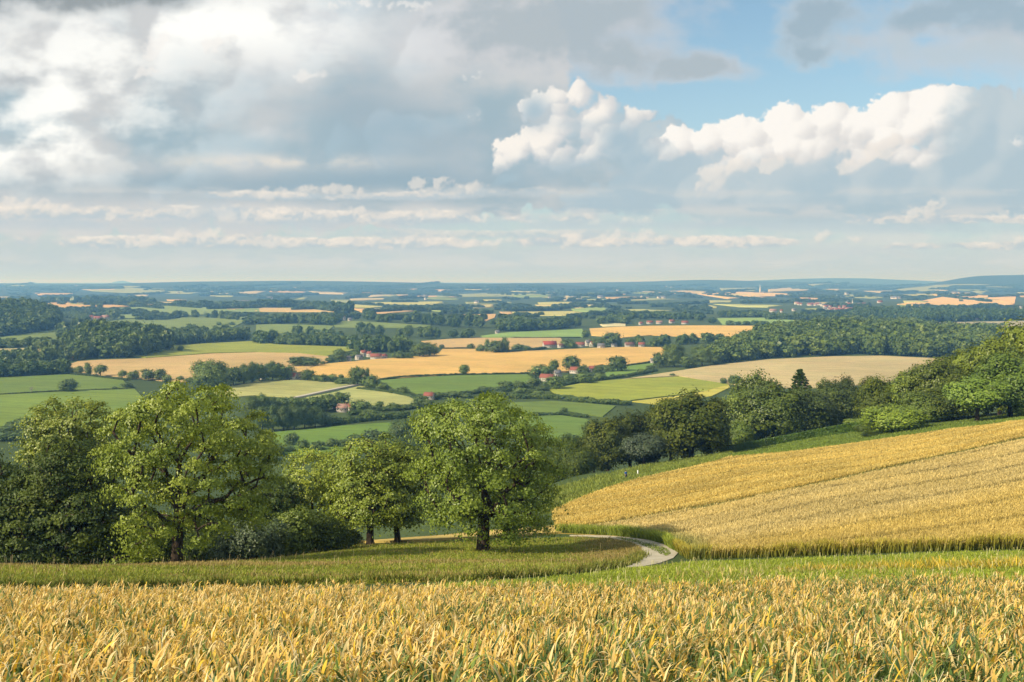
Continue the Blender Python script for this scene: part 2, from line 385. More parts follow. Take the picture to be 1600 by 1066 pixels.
for (px, py, rx, ry, a) in ((160, 350, 240, 10, .6), (640, 352, 300, 8, .55), (1130, 352, 240, 7, .5), (1480, 358, 220, 7, .5), (330, 330, 40, 14, .5)):
    over(np.broadcast_to(C_(190, 204, 213), (CH, CW, 3)), a*np.exp(-((CXX+30*wx-px)/rx)**2-((CYY+5*n2-py)/ry)**2)*sst(n3+.5*n2, -.5, .2))
# bright cumulus heads on the right, over their own grey flank
head = [(1070, 238, 40, 26), (1110, 230, 50, 30), (1160, 222, 52, 34), (1240, 205, 55, 36), (1290, 205, 60, 34), (1340, 208, 60, 32), (1405, 184, 52, 36), (1465, 172, 55, 32), (1505, 176, 42, 34), (1395, 225, 110, 40), (1235, 250, 140, 46), (1140, 280, 70, 34), (1310, 265, 150, 40), (1460, 235, 80, 60)]
cov, lit, hs = heap(head, 720, 5, 46, 1700, (7, 5), 3.6, bk=2)
lit = np.clip(lit-.03+.16*gl(1240, 185, 120, 40)+.16*gl(1440, 165, 120, 36)+.08*n2-.20*sst(CYY, 205, 300), 0, 1)
tone = tone3(lit, (184, 200, 210), (226, 224, 222), (254, 250, 244), .14, .54, .94)
sink = np.clip(sst(CYY+40*n2+16*fx_-.10*(CXX-1200), 232, 305)*.9 + sst(CXX+60*n2+.35*(CYY-180), 1450, 1550), 0, 1)
tone = lerp(tone, C_(176, 197, 208), sink*.92)
over(tone, cov*(1-.9*sst(CYY+50*n2+20*fx_, 258, 315))*(1-.97*sst(CXX+50*n2, 1500, 1560))*(.34+.66*sst(lit+.22*n2+.15*fx_-.9*sst(CYY+.16*(CXX-1250), 205, 300)*.35, .05, .42)))
cov, lit, _ = heap([(1120, 282, 36, 26), (1150, 268, 40, 20), (1380, 250, 40, 24), (1410, 232, 40, 20), (1330, 262, 30, 18), (1220, 262, 50, 18)], 721, 4, 18, 300, (6, 5), 7)
over(tone3(lit, (205, 212, 216), (228, 224, 219), (243, 235, 226), .1, .45, .8), cov*.6*sst(n2+fx_+(lit-.45), -.35, .3))
# middle heap
mid = [(905, 162, 40, 26), (862, 170, 48, 30), (940, 184, 46, 30), (988, 190, 36, 17), (1012, 190, 18, 11), (880, 212, 66, 34), (832, 240, 66, 30), (798, 260, 44, 16), (960, 230, 66, 40), (1010, 252, 56, 34), (900, 252, 110, 34)]
cov, lit, hs = heap(mid, 730, 4, 30, 1300, (8, 5), 4, bk=2)
tone = tone3(np.clip(lit+.06*n2, 0, 1), (176, 195, 206), (216, 217, 218), (252, 246, 238), .16, .54, .92)
tone = lerp(tone, C_(171, 193, 206), np.clip(.85*gl(900, 268, 100, 22)+.9*gl(1000, 255, 60, 44)+.7*gl(965, 212, 34, 26)+.95*gl(835, 172, 26, 26)+.5*gl(900, 195, 30, 10), 0, .96))
over(tone, cov*(1-.95*sst(CYY+36*n2+12*fx_, 244, 300))*(.26+.74*sst(lit+.25*n2+.18*fx_, .12, .55)))
# small bright tufts on the bank
for i, e in enumerate(((345, 75, 30, 19), (250, 80, 26, 26), (232, 115, 30, 22), (488, 122, 36, 13), (742, 124, 16, 13), (738, 182, 17, 7), (640, 16, 50, 12), (560, 10, 60, 14), (1590, 225, 20, 9))):
    cov, lit, _ = heap([e, (e[0]+e[2]*.5, e[1]-e[3]*.35, e[2]*.5, e[3]*.6)], 740+i, 3, max(8, e[3]*.7), 70, (8, 6), 7, bk=3)
    over(tone3(lit, (214, 217, 219), (232, 230, 227), (249, 245, 240), .1, .4, .75), cov*.55*sst(n2+1.3*fx_+.8*fh1+1.2*(lit-.45), -.4, .4))
# dark ragged patches close overhead
X, Y = CXX+60*wx+14*fx_, CYY+36*wy+9*fy_
for ell, c1, c2, a in (([(90, -12, 210, 34), (230, -14, 80, 26), (-150, -10, 260, 40)], (150, 158, 162), (186, 192, 195), .95), ([(30, 128, 60, 12)], (170, 178, 184), (190, 196, 200), .45),
                       ([(890, 30, 180, 66), (800, 60, 160, 50), (960, 80, 110, 40), (1080, 112, 100, 24), (960, 10, 90, 40)], (178, 189, 196), (207, 209, 213), .93),
                       ([(1470, 20, 120, 44), (1600, 30, 160, 50), (1280, 74, 90, 24), (1290, 30, 70, 44), (1240, 40, 50, 22)], (166, 181, 190), (198, 207, 213), .75), ([(1530, 82, 190, 36), (1700, 90, 150, 60)], (196, 205, 211), (204, 208, 214), .75)):
    s_ = shape(ell, X, Y); c = sst(s_+.55*n2+.3*n3+.18*fx_, -.45, .55)
    over(lerp(C_(*c2), C_(*c1), sst(s_+.7*n2+.3*fx_, -.1, .7)), c*a)
SKYA = np.clip(SKYA, 0, 1)
img = bpy.data.images.new('cloud_sheet', CW, CH, alpha=True, float_buffer=True)
img.colorspace_settings.name = 'Linear Rec.709'; img.alpha_mode = 'CHANNEL_PACKED'
buf = np.concatenate([SKYC, SKYA[..., None]], -1)[::-1].astype(np.float32)
img.pixels.foreach_set(np.ascontiguousarray(buf).ravel()); img.update(); img.pack()
tc = w.node('ShaderNodeTexCoord'); dx, dy, dz = w.sep(tc.outputs['Generated'])
az = w.math('ARCTAN2', dx, dy); az2 = w.math('MULTIPLY', az, az)
tu = w.math('MULTIPLY', az, w.math('MULTIPLY_ADD', az2, w.math('MULTIPLY_ADD', az2, 2/15, 1/3), 1.0))
a2 = w.math('MINIMUM', az2, 0.4)
tv = w.math('MULTIPLY', w.math('TANGENT', w.math('ARCSINE', dz)), w.math('MULTIPLY_ADD', a2, w.math('MULTIPLY_ADD', a2, 5/24, 0.5), 1.0))
UU = w.math('MULTIPLY_ADD', tu, F/CW, (CX-CX0)/CW); VV = w.math('MULTIPLY', tv, F/CH)
ti = w.node('ShaderNodeTexImage', extension='MIRROR', interpolation='Linear'); ti.image = img
w.put(ti.inputs[0], w.xyz(UU, VV, 0.0))
base = w.vmath('MULTIPLY', sky.outputs[0], (0.14*0.88, 0.14*1.03, 0.14*0.98))
col = w.mix(ti.outputs['Alpha'], base, ti.outputs['Color'])
col = w.mix(w.ramp(dz, -0.03, -0.001), rgb((0.10, 0.13, 0.08)), col)   # the land below the horizon
bg = w.node('ShaderNodeBackground'); w.put(bg.inputs[0], col); bg.inputs[1].default_value = 0.785
wo = w.node('ShaderNodeOutputWorld'); w.put(wo.inputs[0], bg.outputs[0])
W.cycles.sampling_method = 'MANUAL'; W.cycles.sample_map_resolution = 1024
import bmesh
from mathutils import Matrix
# ------------------------------------------------------------------ ground sheet
def ground_material():
    m, nt = new_mat('ground'); n = NT(nt)
    P = n.node('ShaderNodeNewGeometry').outputs['Position']
    a = n.noise(P, 0.006, 6, .6); b = n.noise(P, 0.06, 5, .6); c = n.noise(P, 1.7, 4, .6)
    col = n.mix(n.ramp(a, .38, .62), rgb((.040, .062, .022)), rgb((.085, .115, .030)))
    col = n.mix(n.ramp(b, .35, .65), col, rgb((.034, .056, .019)))
    col = n.mix(n.ramp(c, .3, .7, 0, .5), col, rgb((.075, .105, .025)))
    col = n.mix(n.ramp(n.sep(P)[1], 3500, 6500), col, n.mix(n.ramp(b, .4, .6), rgb((.020, .034, .016)), rgb((.034, .052, .024))))   # the far land is mostly wood
    bump = n.node('ShaderNodeBump'); bump.inputs['Strength'].default_value = .5; bump.inputs['Distance'].default_value = .2; n.put(bump.inputs['Height'], c)
    out_surf(n, pbsdf(n, col, .95, .1, bump.outputs[0])); return m
V = np.stack([GX, GY, Z], -1).reshape(-1, 3)
ii, jj = np.meshgrid(np.arange(NL-1), np.arange(NU-1), indexing='ij')
k0 = (ii*NU+jj).ravel()
gme = make_mesh('ground', V, [np.stack([k0, k0+1, k0+NU+1, k0+NU], -1)], smooth=True)
tag(link('ground', gme, ground_material()), 'rolling green and wooded land that falls away from the crop field to the far blue hills', 'ground', kind='structure')

# ------------------------------------------------------------------ fields: sheets of standing crop or grass draped on the ground
def field_material(name, fleck=0.0, rough=.95):
    m, nt = new_mat(name); n = NT(nt)
    P = n.node('ShaderNodeNewGeometry').outputs['Position']
    oi = n.node('ShaderNodeObjectInfo')
    at = n.node('ShaderNodeAttribute', attribute_type='OBJECT', attribute_name='row_angle')
    vr = n.node('ShaderNodeVectorRotate', rotation_type='Z_AXIS'); n.put(vr.inputs['Vector'], P); n.put(vr.inputs['Angle'], at.outputs['Fac'])
    rows = n.noise(n.vmath('MULTIPLY', vr.outputs[0], (.012, .30, 0)), 1.0, 4, .6)
    big = n.noise(P, .012, 4, .6); sm = n.noise(P, .13, 5, .65); ti_ = n.noise(P, 1.1, 4, .7)
    f = n.math('ADD', n.ramp(rows, .3, .7, -.15, .15), n.math('ADD', n.ramp(big, .3, .7, -.13, .13), n.math('ADD', n.ramp(sm, .3, .7, -.09, .09), n.ramp(ti_, .3, .7, -.14, .14))))
    # tractor lines every 21 m
    x, y, z = n.sep(vr.outputs[0])
    tl = n.math('PINGPONG', n.math('ADD', y, n.ramp(big, 0, 1, -1, 1)), 10.5)
    f = n.math('SUBTRACT', f, n.ramp(tl, .5, 1.3, .20, 0))
    col = n.vmath('SCALE', oi.outputs['Color'], n.math('ADD', f, 1.0))
    hue = n.mix(n.ramp(n.noise(P, .03, 4, .6), .40, .68, 0, .38), col, n.vmath('MULTIPLY', col, (.66, .86, .72)))
    out_surf(n, pbsdf(n, hue, rough, .1)); return m
FIELD = field_material('crop_sheet')
def drape(polys, step_y=4.0, step_x=16.0, dmin=330.0, lift=None, skirt=1.4):
    """photo outlines -> one mesh lying on the ground, cut fine enough to follow it, with a skirt down to the soil"""
    bm = bmesh.new()
    for poly in polys:
        vs = [bm.verts.new((x, y, 0)) for x, y in poly]
        bm.faces.new(vs)
    bmesh.ops.triangulate(bm, faces=bm.faces[:])
    xs = [v.co.x for v in bm.verts]; ys = [v.co.y for v in bm.verts]
    for k in np.arange(min(ys)+step_y*.37, max(ys), step_y):
        bmesh.ops.bisect_plane(bm, geom=bm.verts[:]+bm.edges[:]+bm.faces[:], plane_co=(0, k, 0), plane_no=(0, 1, 0))
    for k in np.arange(min(xs)+step_x*.37, max(xs), step_x):
        bmesh.ops.bisect_plane(bm, geom=bm.verts[:]+bm.edges[:]+bm.faces[:], plane_co=(k, 0, 0), plane_no=(1, 0, 0))
    co = np.array([v.co[:] for v in bm.verts])
    pts = proj(co[:, 0], co[:, 1], dmin)
    up = (.25 + pts[:, 1]*.0004) if lift is None else np.full(len(pts), lift)
    pts[:, 2] += up
    for v, p in zip(bm.verts, pts): v.co = p
    if skirt:
        be = [e for e in bm.edges if len(e.link_faces) == 1]
        r = bmesh.ops.extrude_edge_only(bm, edges=be)
        for v in r['geom']:
            if isinstance(v, bmesh.types.BMVert): v.co.z -= skirt
    bmesh.ops.recalc_face_normals(bm, faces=bm.faces[:])
    me = bpy.data.meshes.new('field'); bm.to_mesh(me); bm.free()
    return me
def Q(k, pts): return [(400*k+x/3.9475, 420+y/3.9475) for x, y in pts]   # a photo quarter enlarged 3.95 times
def field(label, k, pts, color, angle=0.0, name='field', cat='field', **kw):
    polys = [Q(k, pts)]
    me = drape(polys, **kw); me.name = name
    o = link(name, me, FIELD); o.color = rgb(color); o['row_angle'] = float(angle)
    return tag(o, label, cat, kind='structure')
TAN, GOLD, PALE = (.46, .31, .135), (.56, .35, .11), (.42, .345, .18)
GRN, GRN2, YGRN, PGRN = (.130, .180, .036), (.165, .205, .055), (.255, .27, .042), (.24, .26, .095)
field('dull green meadow below the wooded hill', 0, [(-120, 440), (0, 428), (180, 402), (355, 380), (420, 440), (210, 480), (0, 472), (-120, 478)], GRN2, .2)
field('pale tan stubble strip below the dark domed wood', 0, [(-120, 497), (0, 497), (210, 492), (330, 505), (430, 530), (480, 560), (300, 575), (0, 580), (-120, 580)], PALE, .1)
field('long tan wheat field beside the domed wood', 0, [(380, 610), (480, 575), (620, 565), (900, 556), (1300, 527), (1579, 519), (1840, 524), (2025, 545), (2030, 575), (1800, 610), (1850, 640), (1500, 690), (1100, 705), (950, 690), (720, 668), (560, 652), (440, 645)], TAN, .15)
field('bright yellow-green meadow in front of the domed wood', 0, [(1030, 480), (1300, 462), (1579, 449), (1700, 470), (2140, 485), (2200, 500), (2150, 512), (2020, 540), (1840, 521), (1579, 516), (1300, 523), (900, 553), (800, 540)], YGRN, .3)
field('mid green pasture above the thin dark hedge', 0, [(-120, 680), (0, 675), (420, 655), (560, 668), (760, 692), (800, 740), (700, 744), (480, 750), (200, 765), (0, 776), (-120, 780)], GRN, .4)
field('brighter green pasture below the thin dark hedge', 0, [(-120, 790), (0, 782), (200, 771), (480, 757), (700, 750), (830, 745), (900, 820), (700, 1000), (300, 960), (30, 985), (-120, 1000)], (.150, .205, .034), .4)
field('dull green field behind the domed wood', 0, [(570, 345), (740, 318), (900, 307), (1200, 300), (1450, 296), (1560, 305), (1400, 380), (1260, 388), (1030, 370), (800, 352)], GRN2, .2)
field('grey-green field between the red farm and the long hedge wood', 0, [(540, 270), (640, 258), (720, 245), (1050, 230), (1340, 240), (1600, 248), (1600, 268), (1150, 250), (930, 265), (905, 304), (740, 312), (690, 290)], (.2, .25, .08), .3)
field('orange stubble strip under the far spinney', 0, [(262, 206), (480, 208), (800, 211), (985, 222), (800, 234), (700, 240), (560, 236), (350, 250)], (.56, .34, .13), .1)
field('pale straw field left of the twin woods', 0, [(1340, 238), (1579, 243), (1870, 246), (2060, 268), (1800, 268), (1579, 266), (1400, 252)], (.52, .36, .15), .2)
field('pale green-tan field above the farm lane', 1, [(-300, 745), (-120, 725), (0, 698), (220, 688), (470, 704), (590, 716), (480, 742), (300, 783), (210, 796), (0, 785), (-200, 800)], (.33, .32, .115), .5)
field('pale green-tan field below the farm lane', 1, [(300, 800), (460, 770), (640, 727), (800, 750), (985, 805), (970, 840), (800, 850), (600, 830), (400, 815)], (.33, .33, .12), .45)
field('even green field in front of the golden wheat', 1, [(760, 692), (1000, 673), (1250, 661), (1579, 656), (1690, 655), (1740, 700), (1500, 760), (1200, 780), (1000, 778), (860, 748)], (.130, .190, .036), .3)
field('large golden wheat field across the valley', 1, [(245, 612), (500, 583), (720, 563), (1000, 543), (1130, 520), (1150, 498), (1370, 498), (1579, 514), (1800, 506), (2080, 492), (2300, 486), (2540, 488), (2520, 522), (2470, 570), (2280, 602), (2140, 592), (1920, 640), (1680, 650), (1579, 652), (1250, 657), (1000, 668), (770, 686), (560, 672), (300, 650)], GOLD, .2)
field('narrow tan field behind the line of bushes', 1, [(1020, 450), (1200, 436), (1400, 429), (1579, 430), (1880, 430), (1900, 470), (1750, 488), (1579, 500), (1300, 490), (1150, 494)], TAN, .25)
field('thin light green field with a lone tree at its end', 1, [(1385, 418), (1500, 402), (1579, 394), (1800, 386), (2010, 374), (2030, 400), (2015, 426), (1800, 426), (1579, 428), (1400, 427)], (.21, .30, .08), .2)
field('golden field in front of the red-roofed village', 2, [(478, 372), (650, 362), (850, 355), (1200, 353), (1579, 356), (1790, 346), (1800, 364), (1600, 430), (1300, 432), (860, 412), (680, 428), (490, 414)], (.60, .38, .12), .15)
field('light green field right of the red-roofed village', 2, [(1265, 308), (1420, 306), (1579, 305), (1790, 320), (1830, 340), (1579, 346), (1300, 348)], (.24, .33, .09), .15)
field('small orange field beyond the long dark wood', 1, [(1250, 286), (1480, 282), (1470, 305), (1420, 325), (1400, 338), (1310, 322)], (.52, .33, .14), .2)
field('shaded green strip below the long dark wood', 1, [(460, 326), (620, 326), (940, 345), (1080, 350), (1050, 366), (780, 368), (490, 362)], GRN2, .2)
field('dark green meadow between hedges left of the round oak', 1, [(0, 348), (130, 344), (250, 348), (480, 355), (440, 388), (300, 398), (160, 400), (0, 388)], GRN2, .2)
field('small light green paddock between two hedges', 1, [(80, 432), (170, 430), (130, 452)], (.2, .29, .06), .2)
field('broad beige stubble field in front of the big wood', 2, [(640, 692), (980, 640), (1240, 600), (1579, 563), (1979, 544), (2279, 540), (2549, 553), (2700, 560), (2600, 700), (2179, 720), (1879, 740), (1579, 740), (1320, 712), (1030, 664), (740, 680)], (.43, .335, .17), .3)
field('yellow-green field with a rounded crest', 2, [(230, 748), (450, 706), (640, 688), (1030, 669), (1335, 716), (1300, 740), (1100, 772), (730, 815), (420, 803), (270, 778)], (.265, .285, .042), .35)
field('yellow flowering strip at the corner of the crest field', 2, [(1335, 720), (1345, 735), (1230, 790), (900, 840), (740, 822), (1110, 778), (1300, 744)], (.42, .37, .07), .35)
field('small green paddock behind the red farm roofs', 2, [(575, 645), (700, 605), (870, 585), (870, 615), (700, 655), (590, 680)], (.15, .23, .045), .3)
field('green pasture below the thick hedge', 2, [(-60, 838), (0, 830), (250, 820), (450, 832), (640, 850), (560, 915), (350, 895), (100, 892), (-60, 900)], GRN, .3)
field('green pasture in the hollow right of the broad tree', 2, [(-60, 920), (90, 915), (300, 908), (450, 930), (560, 960), (520, 1080), (200, 1080), (0, 1040)], (.120, .180, .035), .3)
field('fresh green field in the hollow left of the broad tree', 1, [(80, 1015), (300, 995), (500, 975), (860, 950), (900, 980), (900, 1090), (600, 1150), (150, 1150)], (.125, .195, .034), .3)
field('grey-tan field below the conifer wood', 3, [(930, 336), (1290, 330), (1579, 325), (1650, 335), (1579, 358), (1250, 362), (960, 360)], (.36, .31, .19), .2)
# the patchwork far beyond
FAR = [
    (0, [(215, 152), (450, 154), (440, 170), (330, 172), (240, 166)], TAN), (0, [(560, 125), (800, 119), (920, 124), (1150, 130), (1240, 150), (1180, 157), (760, 150), (560, 140)], PGRN),
    (0, [(1320, 160), (1579, 139), (1640, 142), (1579, 157), (1340, 168)], PALE), (0, [(430, 120), (560, 127), (640, 134), (560, 137)], PALE), (0, [(980, 206), (1579, 215), (1579, 222), (980, 222)], PALE),
    (0, [(20, 100), (200, 104), (180, 110), (20, 110)], PGRN), (0, [(660, 108), (900, 110), (820, 116), (680, 115)], PGRN), (0, [(1290, 132), (1350, 132), (1340, 146), (1300, 144)], PALE),
    (1, [(320, 140), (570, 150), (540, 160), (390, 157)], PALE), (1, [(670, 160), (840, 155), (860, 170), (700, 178)], PALE), (1, [(800, 142), (990, 125), (1020, 160), (880, 170), (840, 150)], TAN),
    (1, [(1110, 165), (1579, 148), (1820, 160), (1820, 180), (1579, 172), (1120, 180)], PGRN), (1, [(160, 118), (320, 116), (300, 130), (165, 129)], PALE), (1, [(460, 194), (580, 194), (575, 210), (470, 206)], PGRN),
    (1, [(60, 124), (130, 124), (120, 134), (64, 134)], PGRN), (1, [(280, 180), (320, 178), (300, 192), (230, 196)], PGRN),
    (1, [(580, 216), (850, 208), (1150, 204), (1160, 215), (1030, 226), (720, 242), (600, 240)], (.4, .38, .11)), (1, [(600, 248), (900, 250), (1000, 262), (800, 278), (660, 275)], (.52, .34, .15)),
    (1, [(150, 235), (280, 231), (275, 250), (160, 247)], (.2, .27, .08)), (1, [(1010, 244), (1150, 235), (1220, 260), (1200, 272), (1050, 258)], (.26, .32, .1)), (1, [(1185, 230), (1465, 222), (1465, 240), (1280, 252)], (.42, .36, .14)),
    (1, [(1500, 268), (1579, 268), (1590, 290), (1520, 282)], TAN), (1, [(1290, 208), (1579, 206), (1579, 214), (1300, 218)], PGRN),
    (2, [(140, 224), (450, 226), (440, 245), (300, 243), (170, 240)], (.5, .42, .15)), (2, [(0, 268), (380, 264), (450, 275), (380, 292), (100, 290), (0, 284)], (.4, .37, .12)), (2, [(365, 250), (600, 235), (560, 272), (380, 264)], (.22, .29, .08)),
    (2, [(660, 256), (800, 252), (1000, 260), (900, 266), (700, 266)], (.36, .37, .12)), (2, [(310, 178), (430, 175), (430, 196), (320, 198)], PALE), (2, [(450, 192), (850, 183), (1060, 190), (720, 202)], PGRN),
    (2, [(870, 145), (1210, 130), (1190, 155), (900, 150)], PALE), (2, [(1140, 158), (1420, 145), (1579, 150), (1800, 157), (1690, 170), (1579, 172), (1330, 188), (1210, 170)], (.58, .40, .16)),
    (2, [(1240, 220), (1579, 224), (1670, 230), (1579, 240), (1400, 238)], (.38, .4, .14)), (2, [(940, 110), (1010, 110), (1000, 124), (950, 122)], PALE), (2, [(540, 345), (700, 337), (700, 356), (560, 358)], (.5, .45, .25)), (2, [(1280, 122), (1520, 120), (1500, 138), (1290, 136)], PGRN), (2, [(10, 150), (240, 168), (200, 178), (10, 180)], (.18, .25, .08)), (2, [(220, 146), (280, 146), (270, 160), (226, 160)], PALE), (2, [(990, 225), (1060, 222), (1040, 236)], PGRN),
    (3, [(0, 110), (110, 118), (270, 130), (230, 138), (0, 145)], PALE), (3, [(790, 130), (1060, 100), (1250, 97), (1640, 105), (1640, 119), (1230, 112), (1090, 125), (1000, 140), (840, 140)], PGRN), (3, [(1010, 158), (1100, 154), (1110, 166), (1030, 168)], TAN),
    (3, [(795, 222), (950, 200), (1110, 170), (1280, 163), (1530, 174), (1420, 205), (1520, 222), (1480, 234), (1200, 240), (950, 238)], (.62, .40, .16)), (3, [(1250, 138), (1350, 140), (1320, 158), (1280, 150)], PGRN), (3, [(400, 165), (600, 159), (710, 180), (560, 182)], PGRN),
    (3, [(590, 140), (770, 138), (760, 148), (690, 150)], PALE), (3, [(240, 96), (440, 94), (440, 106), (260, 106)], PGRN), (3, [(0, 306), (130, 310), (230, 330), (215, 345), (100, 342), (0, 325)], (.22, .30, .09)), (3, [(0, 348), (215, 346), (215, 362), (0, 368)], (.58, .40, .14)), (3, [(1540, 160), (1640, 160), (1640, 178), (1560, 176)], TAN), (3, [(230, 250), (300, 246), (330, 262), (240, 264)], (.3, .33, .11)),
    (3, [(360, 128), (440, 126), (440, 138), (360, 136)], PALE), (3, [(1230, 166), (1270, 150), (1120, 152), (1110, 160)], PALE)]
_fm = {}
_r = random.Random(3)
for _i in range(70):                                      # small far strips between the larger ones
    _y = 452+26*_r.random()**1.3; _x = _r.uniform(-60, 1660); _w = _r.uniform(18, 70); _h = _r.uniform(.8, 2.2)*(1+(_y-446)*.03); _s = _r.uniform(-.03, .03)*_w
    FAR.append((0, [((_x+a*_w)*3.9475, (_y+b*_h+a*_s-420)*3.9475) for a, b in ((0, 0), (.5, -.15), (1, .1), (.95, .9), (.45, 1), (.05, .8))], _r.choice([PALE, PGRN, TAN, GRN2, (.4, .38, .12)])))
for k, pts, c in FAR: _fm.setdefault(c, []).append(Q(k, pts))
fm = field_material('far_sheet')
me_all = Geo(); fcol = []
for c, polys in _fm.items():
    for pl in polys:
        me = drape([pl], 1.5, 12.0, 1200.0, None, 2.0)
        v = np.empty(len(me.vertices)*3, np.float32); me.vertices.foreach_get('co', v)
        tr = [tuple(p.vertices) for p in me.polygons]
        me_all.add(v.reshape(-1, 3), [np.array([t for t in tr if len(t) == s_]) for s_ in sorted({len(t) for t in tr})])
        fcol.append(np.broadcast_to(np.array(c), (len(v)//3, 3))); bpy.data.meshes.remove(me)
def attr_mat(name, spread=.3):
    m, nt = new_mat(name); n = NT(nt); P = n.node('ShaderNodeNewGeometry').outputs['Position']
    a = n.node('ShaderNodeAttribute', attribute_name='col')
    f = n.math('ADD', n.ramp(n.noise(P, .01, 5, .65), .3, .7, 1-spread/2, 1+spread/2), n.ramp(n.noise(n.vmath('MULTIPLY', P, (.004, .05, 0)), 1.0, 4, .6), .3, .7, -.12, .12))
    out_surf(n, pbsdf(n, n.vmath('SCALE', a.outputs['Color'], f), .95, .1)); return m
fme = make_mesh('far_fields', np.concatenate(me_all.V), me_all.F, {'col': np.concatenate(fcol)})
tag(link('far_fields', fme, attr_mat('far_field_sheet')), 'far patchwork of pale straw and green fields between blue-green woods', 'fields', kind='structure')
# the pale farm lane between the two green-tan fields
lane_m, _nt = new_mat('lane_dust'); _n = NT(_nt); out_surf(_n, pbsdf(_n, rgb((.42, .38, .31)), .95, .1))
o = link('farm_lane', drape([Q(1, [(230, 798), (300, 783), (450, 751), (600, 720), (645, 715), (640, 720), (600, 727), (450, 758), (310, 789), (240, 803)])], 3, 16, 330, .9, 1.5), lane_m)
tag(o, 'pale narrow farm lane running between two green-tan fields', 'lane', kind='structure')
# ------------------------------------------------------------------ leaves, bark
def leaf_material(name, c1, c2, warm, trans=.30, tint_amp=.35, gloss=.35, objcol=True):
    """small leaves: two greens mixed leaf by leaf, yellower where the 'tint' attribute of a shoot says so"""
    m, nt = new_mat(name); n = NT(nt)
    geo = n.node('ShaderNodeNewGeometry'); isl = geo.outputs['Random Per Island']; P = geo.outputs['Position']
    at = n.node('ShaderNodeAttribute', attribute_name='tint').outputs['Fac']
    col = n.mix(isl, rgb(c1), rgb(c2))
    col = n.mix(n.math('MULTIPLY', n.math('MULTIPLY', at, at), tint_amp), col, rgb(warm))
    if objcol:
        col = n.mul(col, n.node('ShaderNodeObjectInfo').outputs['Color'])
    p = n.node('ShaderNodeBsdfPrincipled'); n.put(p.inputs['Base Color'], col)
    p.inputs['Roughness'].default_value = .40; p.inputs['Specular IOR Level'].default_value = gloss
    t = n.node('ShaderNodeBsdfTranslucent'); n.put(t.inputs[0], n.vmath('MULTIPLY', col, (1.25, 1.25, .55)))
    mx = n.node('ShaderNodeMixShader'); mx.inputs[0].default_value = trans
    n.nt.links.new(p.outputs[0], mx.inputs[1]); n.nt.links.new(t.outputs[0], mx.inputs[2])
    out_surf(n, mx.outputs[0]); return m
def bark_material(name, c1, c2):
    m, nt = new_mat(name); n = NT(nt); P = n.node('ShaderNodeTexCoord').outputs['Object']
    v = n.vmath('MULTIPLY', P, (1.0, 1.0, .22))
    a = n.noise(v, 9, 6, .65)
    bump = n.node('ShaderNodeBump'); bump.inputs['Strength'].default_value = .9; bump.inputs['Distance'].default_value = .06; n.put(bump.inputs['Height'], a)
    out_surf(n, pbsdf(n, n.mix(n.ramp(a, .35, .65), rgb(c1), rgb(c2)), .9, .15, bump.outputs[0])); return m
BARK = bark_material('bark', (.022, .015, .010), (.085, .060, .040))
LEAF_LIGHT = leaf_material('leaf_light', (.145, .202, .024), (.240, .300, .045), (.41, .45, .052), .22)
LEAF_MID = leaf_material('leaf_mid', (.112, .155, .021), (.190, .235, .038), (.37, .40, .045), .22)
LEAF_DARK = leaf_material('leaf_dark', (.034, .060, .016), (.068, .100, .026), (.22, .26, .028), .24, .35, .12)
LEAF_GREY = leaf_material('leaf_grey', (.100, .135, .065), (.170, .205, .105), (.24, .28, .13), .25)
LEAF_FAR = leaf_material('leaf_far', (.060, .092, .026), (.112, .148, .040), (.22, .24, .05), .15, .55, .2)

def unit(v): return v/np.maximum(np.linalg.norm(v, axis=-1, keepdims=True), 1e-9)
def leaves(pos, nor, L, Wd, rng, fold=.25, droop=.0):
    """rhombic folded leaves (two triangles each) around given points"""
    n = len(pos)
    r = unit(rng.normal(size=(n, 3))); d = unit(np.cross(nor, r)); d[:, 2] -= droop; d = unit(d)
    s = unit(np.cross(d, nor)); up = unit(np.cross(s, d))
    L = L[:, None]; Wd = Wd[:, None]
    a = pos-d*L*.5; b = pos+d*L*.5; m = pos-d*L*.08
    V = np.stack([a, m-s*Wd*.5+up*Wd*fold, b, m+s*Wd*.5+up*Wd*fold], 1).reshape(-1, 3)
    k = np.arange(n)*4
    return V, np.concatenate([np.stack([k, k+2, k+1], -1), np.stack([k, k+3, k+2], -1)])
def tube(geo, pts, rad, sides):
    pts = np.asarray(pts, float); rad = np.asarray(rad, float); n = len(pts)
    t = np.gradient(pts, axis=0); t = unit(t)
    ref = np.array([1., 0, 0]) if abs(t[0, 0]) < .8 else np.array([0, 1., 0])
    a = unit(np.cross(t, ref)); b = np.cross(t, a)
    th = np.arange(sides)/sides*2*np.pi
    V = pts[:, None]+rad[:, None, None]*(a[:, None]*np.cos(th)[None, :, None]+b[:, None]*np.sin(th)[None, :, None])
    k = np.arange(n-1)[:, None]*sides; j = np.arange(sides)[None]; j2 = (j+1) % sides
    geo.add(V.reshape(-1, 3), [np.stack([k+j, k+j2, k+sides+j2, k+sides+j], -1).reshape(-1, 4)])
